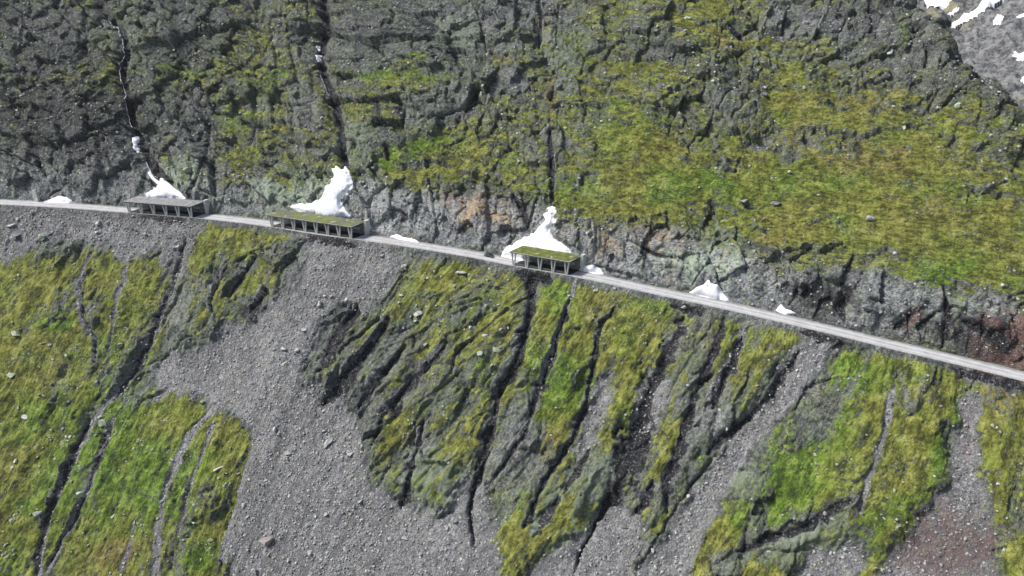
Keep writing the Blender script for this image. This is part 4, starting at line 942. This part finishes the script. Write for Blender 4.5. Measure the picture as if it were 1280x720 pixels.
# ------------------------------------------------------------------ the car on the road
def mat_paint(name, c, rough=.35):
    s = NT(name); s.col(c); s.rough(rough); s.b.inputs['Specular IOR Level'].default_value = .5; return s.m
M_car = mat_paint('dark_car_paint', (.018, .018, .022)); M_glass = mat_paint('car_glass', (.03, .035, .04), .1); M_tyre = mat_paint('tyre_rubber', (.015, .015, .015), .8); M_rim = mat_paint('wheel_rim', (.4, .4, .41), .3)
M_lamp = mat_paint('lamp_lens', (.6, .6, .58), .2); M_tail = mat_paint('tail_lens', (.3, .02, .02), .3)
def car(px_, py_):
    P = on_level(px_, py_, road_level(px_)); a, b = to_ab(P[0], P[1]); t = .9
    x, y = to_xy(a, road_b(a) + t); x2, y2 = to_xy(a + 1, road_b(a + 1) + t)
    root = empty('parked_car', (x, y, road_z(a) + .045), math.atan2(y2 - y, x2 - x), label='small dark car on the road just left of the shortest shelter', category='car')
    prof = [(-2.1, .35), (-2.15, .75), (-2.0, 1.0), (-1.55, 1.08), (-1.25, 1.12), (1.0, 1.02), (1.9, .88), (2.12, .7), (2.15, .35)]
    m_ = mb()
    def loft(prof, hw, top=None):
        L_ = [m_.verts.new((p[0], -hw, p[1])) for p in prof]; R_ = [m_.verts.new((p[0], hw, p[1])) for p in prof]
        m_.faces.new(L_); m_.faces.new(R_[::-1])
        for k in range(len(prof)):
            k2 = (k + 1) % len(prof); m_.faces.new((L_[k], R_[k], R_[k2], L_[k2]))
    loft(prof, .88); body = fin(m_, 'body', M_car, root, .07)
    m_ = mb(); box8(m_, [(-1.75, -.8, 1.1), (1.05, -.8, 1.05), (1.05, .8, 1.05), (-1.75, .8, 1.1), (-1.35, -.62, 1.62), (.3, -.62, 1.62), (.3, .62, 1.62), (-1.35, .62, 1.62)])
    fin(m_, 'window_glass', M_glass, root, .03)
    m_ = mb(); box(m_, -1.3, .25, -.6, .6, 1.623, 1.67); fin(m_, 'roof', M_car, root, .02)
    for wx in (-1.3, 1.35):
        for wy in (-.82, .82):
            m_ = mb(); bmesh.ops.create_cone(m_, cap_ends=True, segments=20, radius1=.33, radius2=.33, depth=.22, matrix=Matrix.Translation((wx, wy, .33)) @ Matrix.Rotation(R(90), 4, 'X'))
            w = fin(m_, 'wheel', M_tyre, root, .02); m_ = mb(); bmesh.ops.create_cone(m_, cap_ends=True, segments=16, radius1=.2, radius2=.2, depth=.24, matrix=Matrix.Translation((wx, wy * 1.02, .33)) @ Matrix.Rotation(R(90), 4, 'X')); fin(m_, 'rim', M_rim, w)
    for s_ in (-1, 1):
        m_ = mb(); box(m_, 2.05, 2.17, s_ * .65 - .16, s_ * .65 + .16, .6, .76); fin(m_, 'headlight', M_lamp, root)
        m_ = mb(); box(m_, -2.19, -2.08, s_ * .7 - .1, s_ * .7 + .1, .68, .9); fin(m_, 'tail_light', M_tail, root)
car(611, 321)

# ------------------------------------------------------------------ old wing wall by the road, far left
P = on_level(50, 250, road_level(50)); a_, b_ = to_ab(P[0], P[1]); x_, y_ = to_xy(a_, road_b(a_) + 3.4)
m_ = mb(); box8(m_, [(-1.5, -.6, -1), (1.5, -.6, -1), (1.5, .9, -1), (-1.5, .9, -1), (-1.1, -.1, 5.6), (1.3, -.1, 6.3), (1.2, .8, 6.3), (-1.0, .8, 5.6)])
bmesh.ops.subdivide_edges(m_, edges=m_.edges, cuts=3, use_grid_fill=True); rr_ = random.Random(4)
for v in m_.verts: v.co += Vector((rr_.uniform(-.12, .12), rr_.uniform(-.1, .1), rr_.uniform(-.1, .1)))
pw = fin(m_, 'wall_stub', M_concpale, label='pale upright wall stub at the cliff foot left of the low roadside snow heap', category='wall'); pw.location = (x_, y_, road_z(a_)); pw.rotation_euler = (0, 0, math.atan2(ea[1], ea[0]))

# ------------------------------------------------------------------ retaining wall under the right stretch
def retaining(px0, px1, h, label):
    def a_of(px_):
        py_ = np.interp(px_, [q[0] for q in ROAD], [q[1] for q in ROAD]); P = on_level(px_, py_, road_level(px_)); return to_ab(P[0], P[1])[0]
    a0, a1 = a_of(px0), a_of(px1); aa = np.arange(a0, a1, .45); zs = np.linspace(0, 1, 14)
    AA, S = np.meshgrid(aa, zs); hh = h * np.clip(np.minimum(AA - a0, a1 - AA) / 8, .12, 1)
    x, y = to_xy(AA, road_b(AA) - 3.32 - .25 * S * hh - .12 * fbm(AA / 1.1, S * hh / 1.1, 3, 601)); z = road_z(AA) - .3 - S * hh
    xt, yt = to_xy(aa, road_b(aa) - 2.8); x = np.vstack([xt[None], x]); y = np.vstack([yt[None], y]); z = np.vstack([z[:1], z])
    me_, _ = grid_mesh('retaining_wall', x, y, z); link('retaining_wall', me_, M_masonry, label=label, category='wall')
retaining(1165, 1300, 5.5, 'dark stone retaining wall under the road at the right edge')
retaining(985, 1065, 3.0, 'low dark retaining wall under the road above the narrow scree chute')

# ------------------------------------------------------------------ thin mountain air
hm = bpy.data.materials.new('haze'); hm.use_nodes = True; ht = hm.node_tree; ht.nodes.clear(); ho = ht.nodes.new('ShaderNodeOutputMaterial'); hv = ht.nodes.new('ShaderNodeVolumePrincipled')
hv.inputs['Density'].default_value = HAZE; hv.inputs['Color'].default_value = (.92, .95, 1, 1); hv.inputs['Anisotropy'].default_value = .2; ht.links.new(hv.outputs[0], ho.inputs['Volume'])
m_ = mb(); box(m_, -9500, 9500, -9500, 9500, -331, 520)
if HAZE > 0: fin(m_, 'haze', hm, kind='stuff')

# ------------------------------------------------------------------ camera, light, render
cam = bpy.data.cameras.new('camera'); co = bpy.data.objects.new('camera', cam); COL.objects.link(co)
co.location = (0, 0, HC); co.rotation_euler = (R(90) - PITCH, 0, 0); cam.sensor_width = 36; cam.lens = 36 * F / 1280; cam.clip_end = 20000; cam.clip_start = .5
sc.camera = co
EL, AZ = R(52), R(-62)       # sun up on the left, slightly towards the camera side
sdir = Vector((-0.62, 0.02, 0.78)).normalized()
sun = bpy.data.lights.new('sun', 'SUN'); sun.energy = 3.5; sun.angle = R(10); sun.color = (1, .985, .96)
so = bpy.data.objects.new('sun', sun); COL.objects.link(so); so.rotation_euler = sdir.to_track_quat('Z', 'Y').to_euler()
w = bpy.data.worlds.new('World'); sc.world = w; w.use_nodes = True; nt = w.node_tree
sky = nt.nodes.new('ShaderNodeTexSky'); sky.sky_type = 'NISHITA'; sky.sun_disc = False
sky.sun_elevation = math.asin(sdir.z); sky.sun_rotation = math.atan2(sdir.x, sdir.y)
sky.dust_density = 3.0; sky.ozone_density = .6
bg = nt.nodes['Background']; nt.links.new(sky.outputs[0], bg.inputs[0]); bg.inputs[1].default_value = .088
vs = sc.view_settings; vs.view_transform = 'Standard'; vs.look = 'None'; vs.exposure = 0.8; vs.gamma = 1.0; vs.use_curve_mapping = False
sc.cycles.use_denoising = True; sc.cycles.max_bounces = 5
print('verts', NA * NB, 'ridge', RIDGE[:3], 'road a', ra[2], ra[27])
for o_ in list(sc.objects):
    if o_.type == 'EMPTY' and not o_.children: print('empty', o_.name)
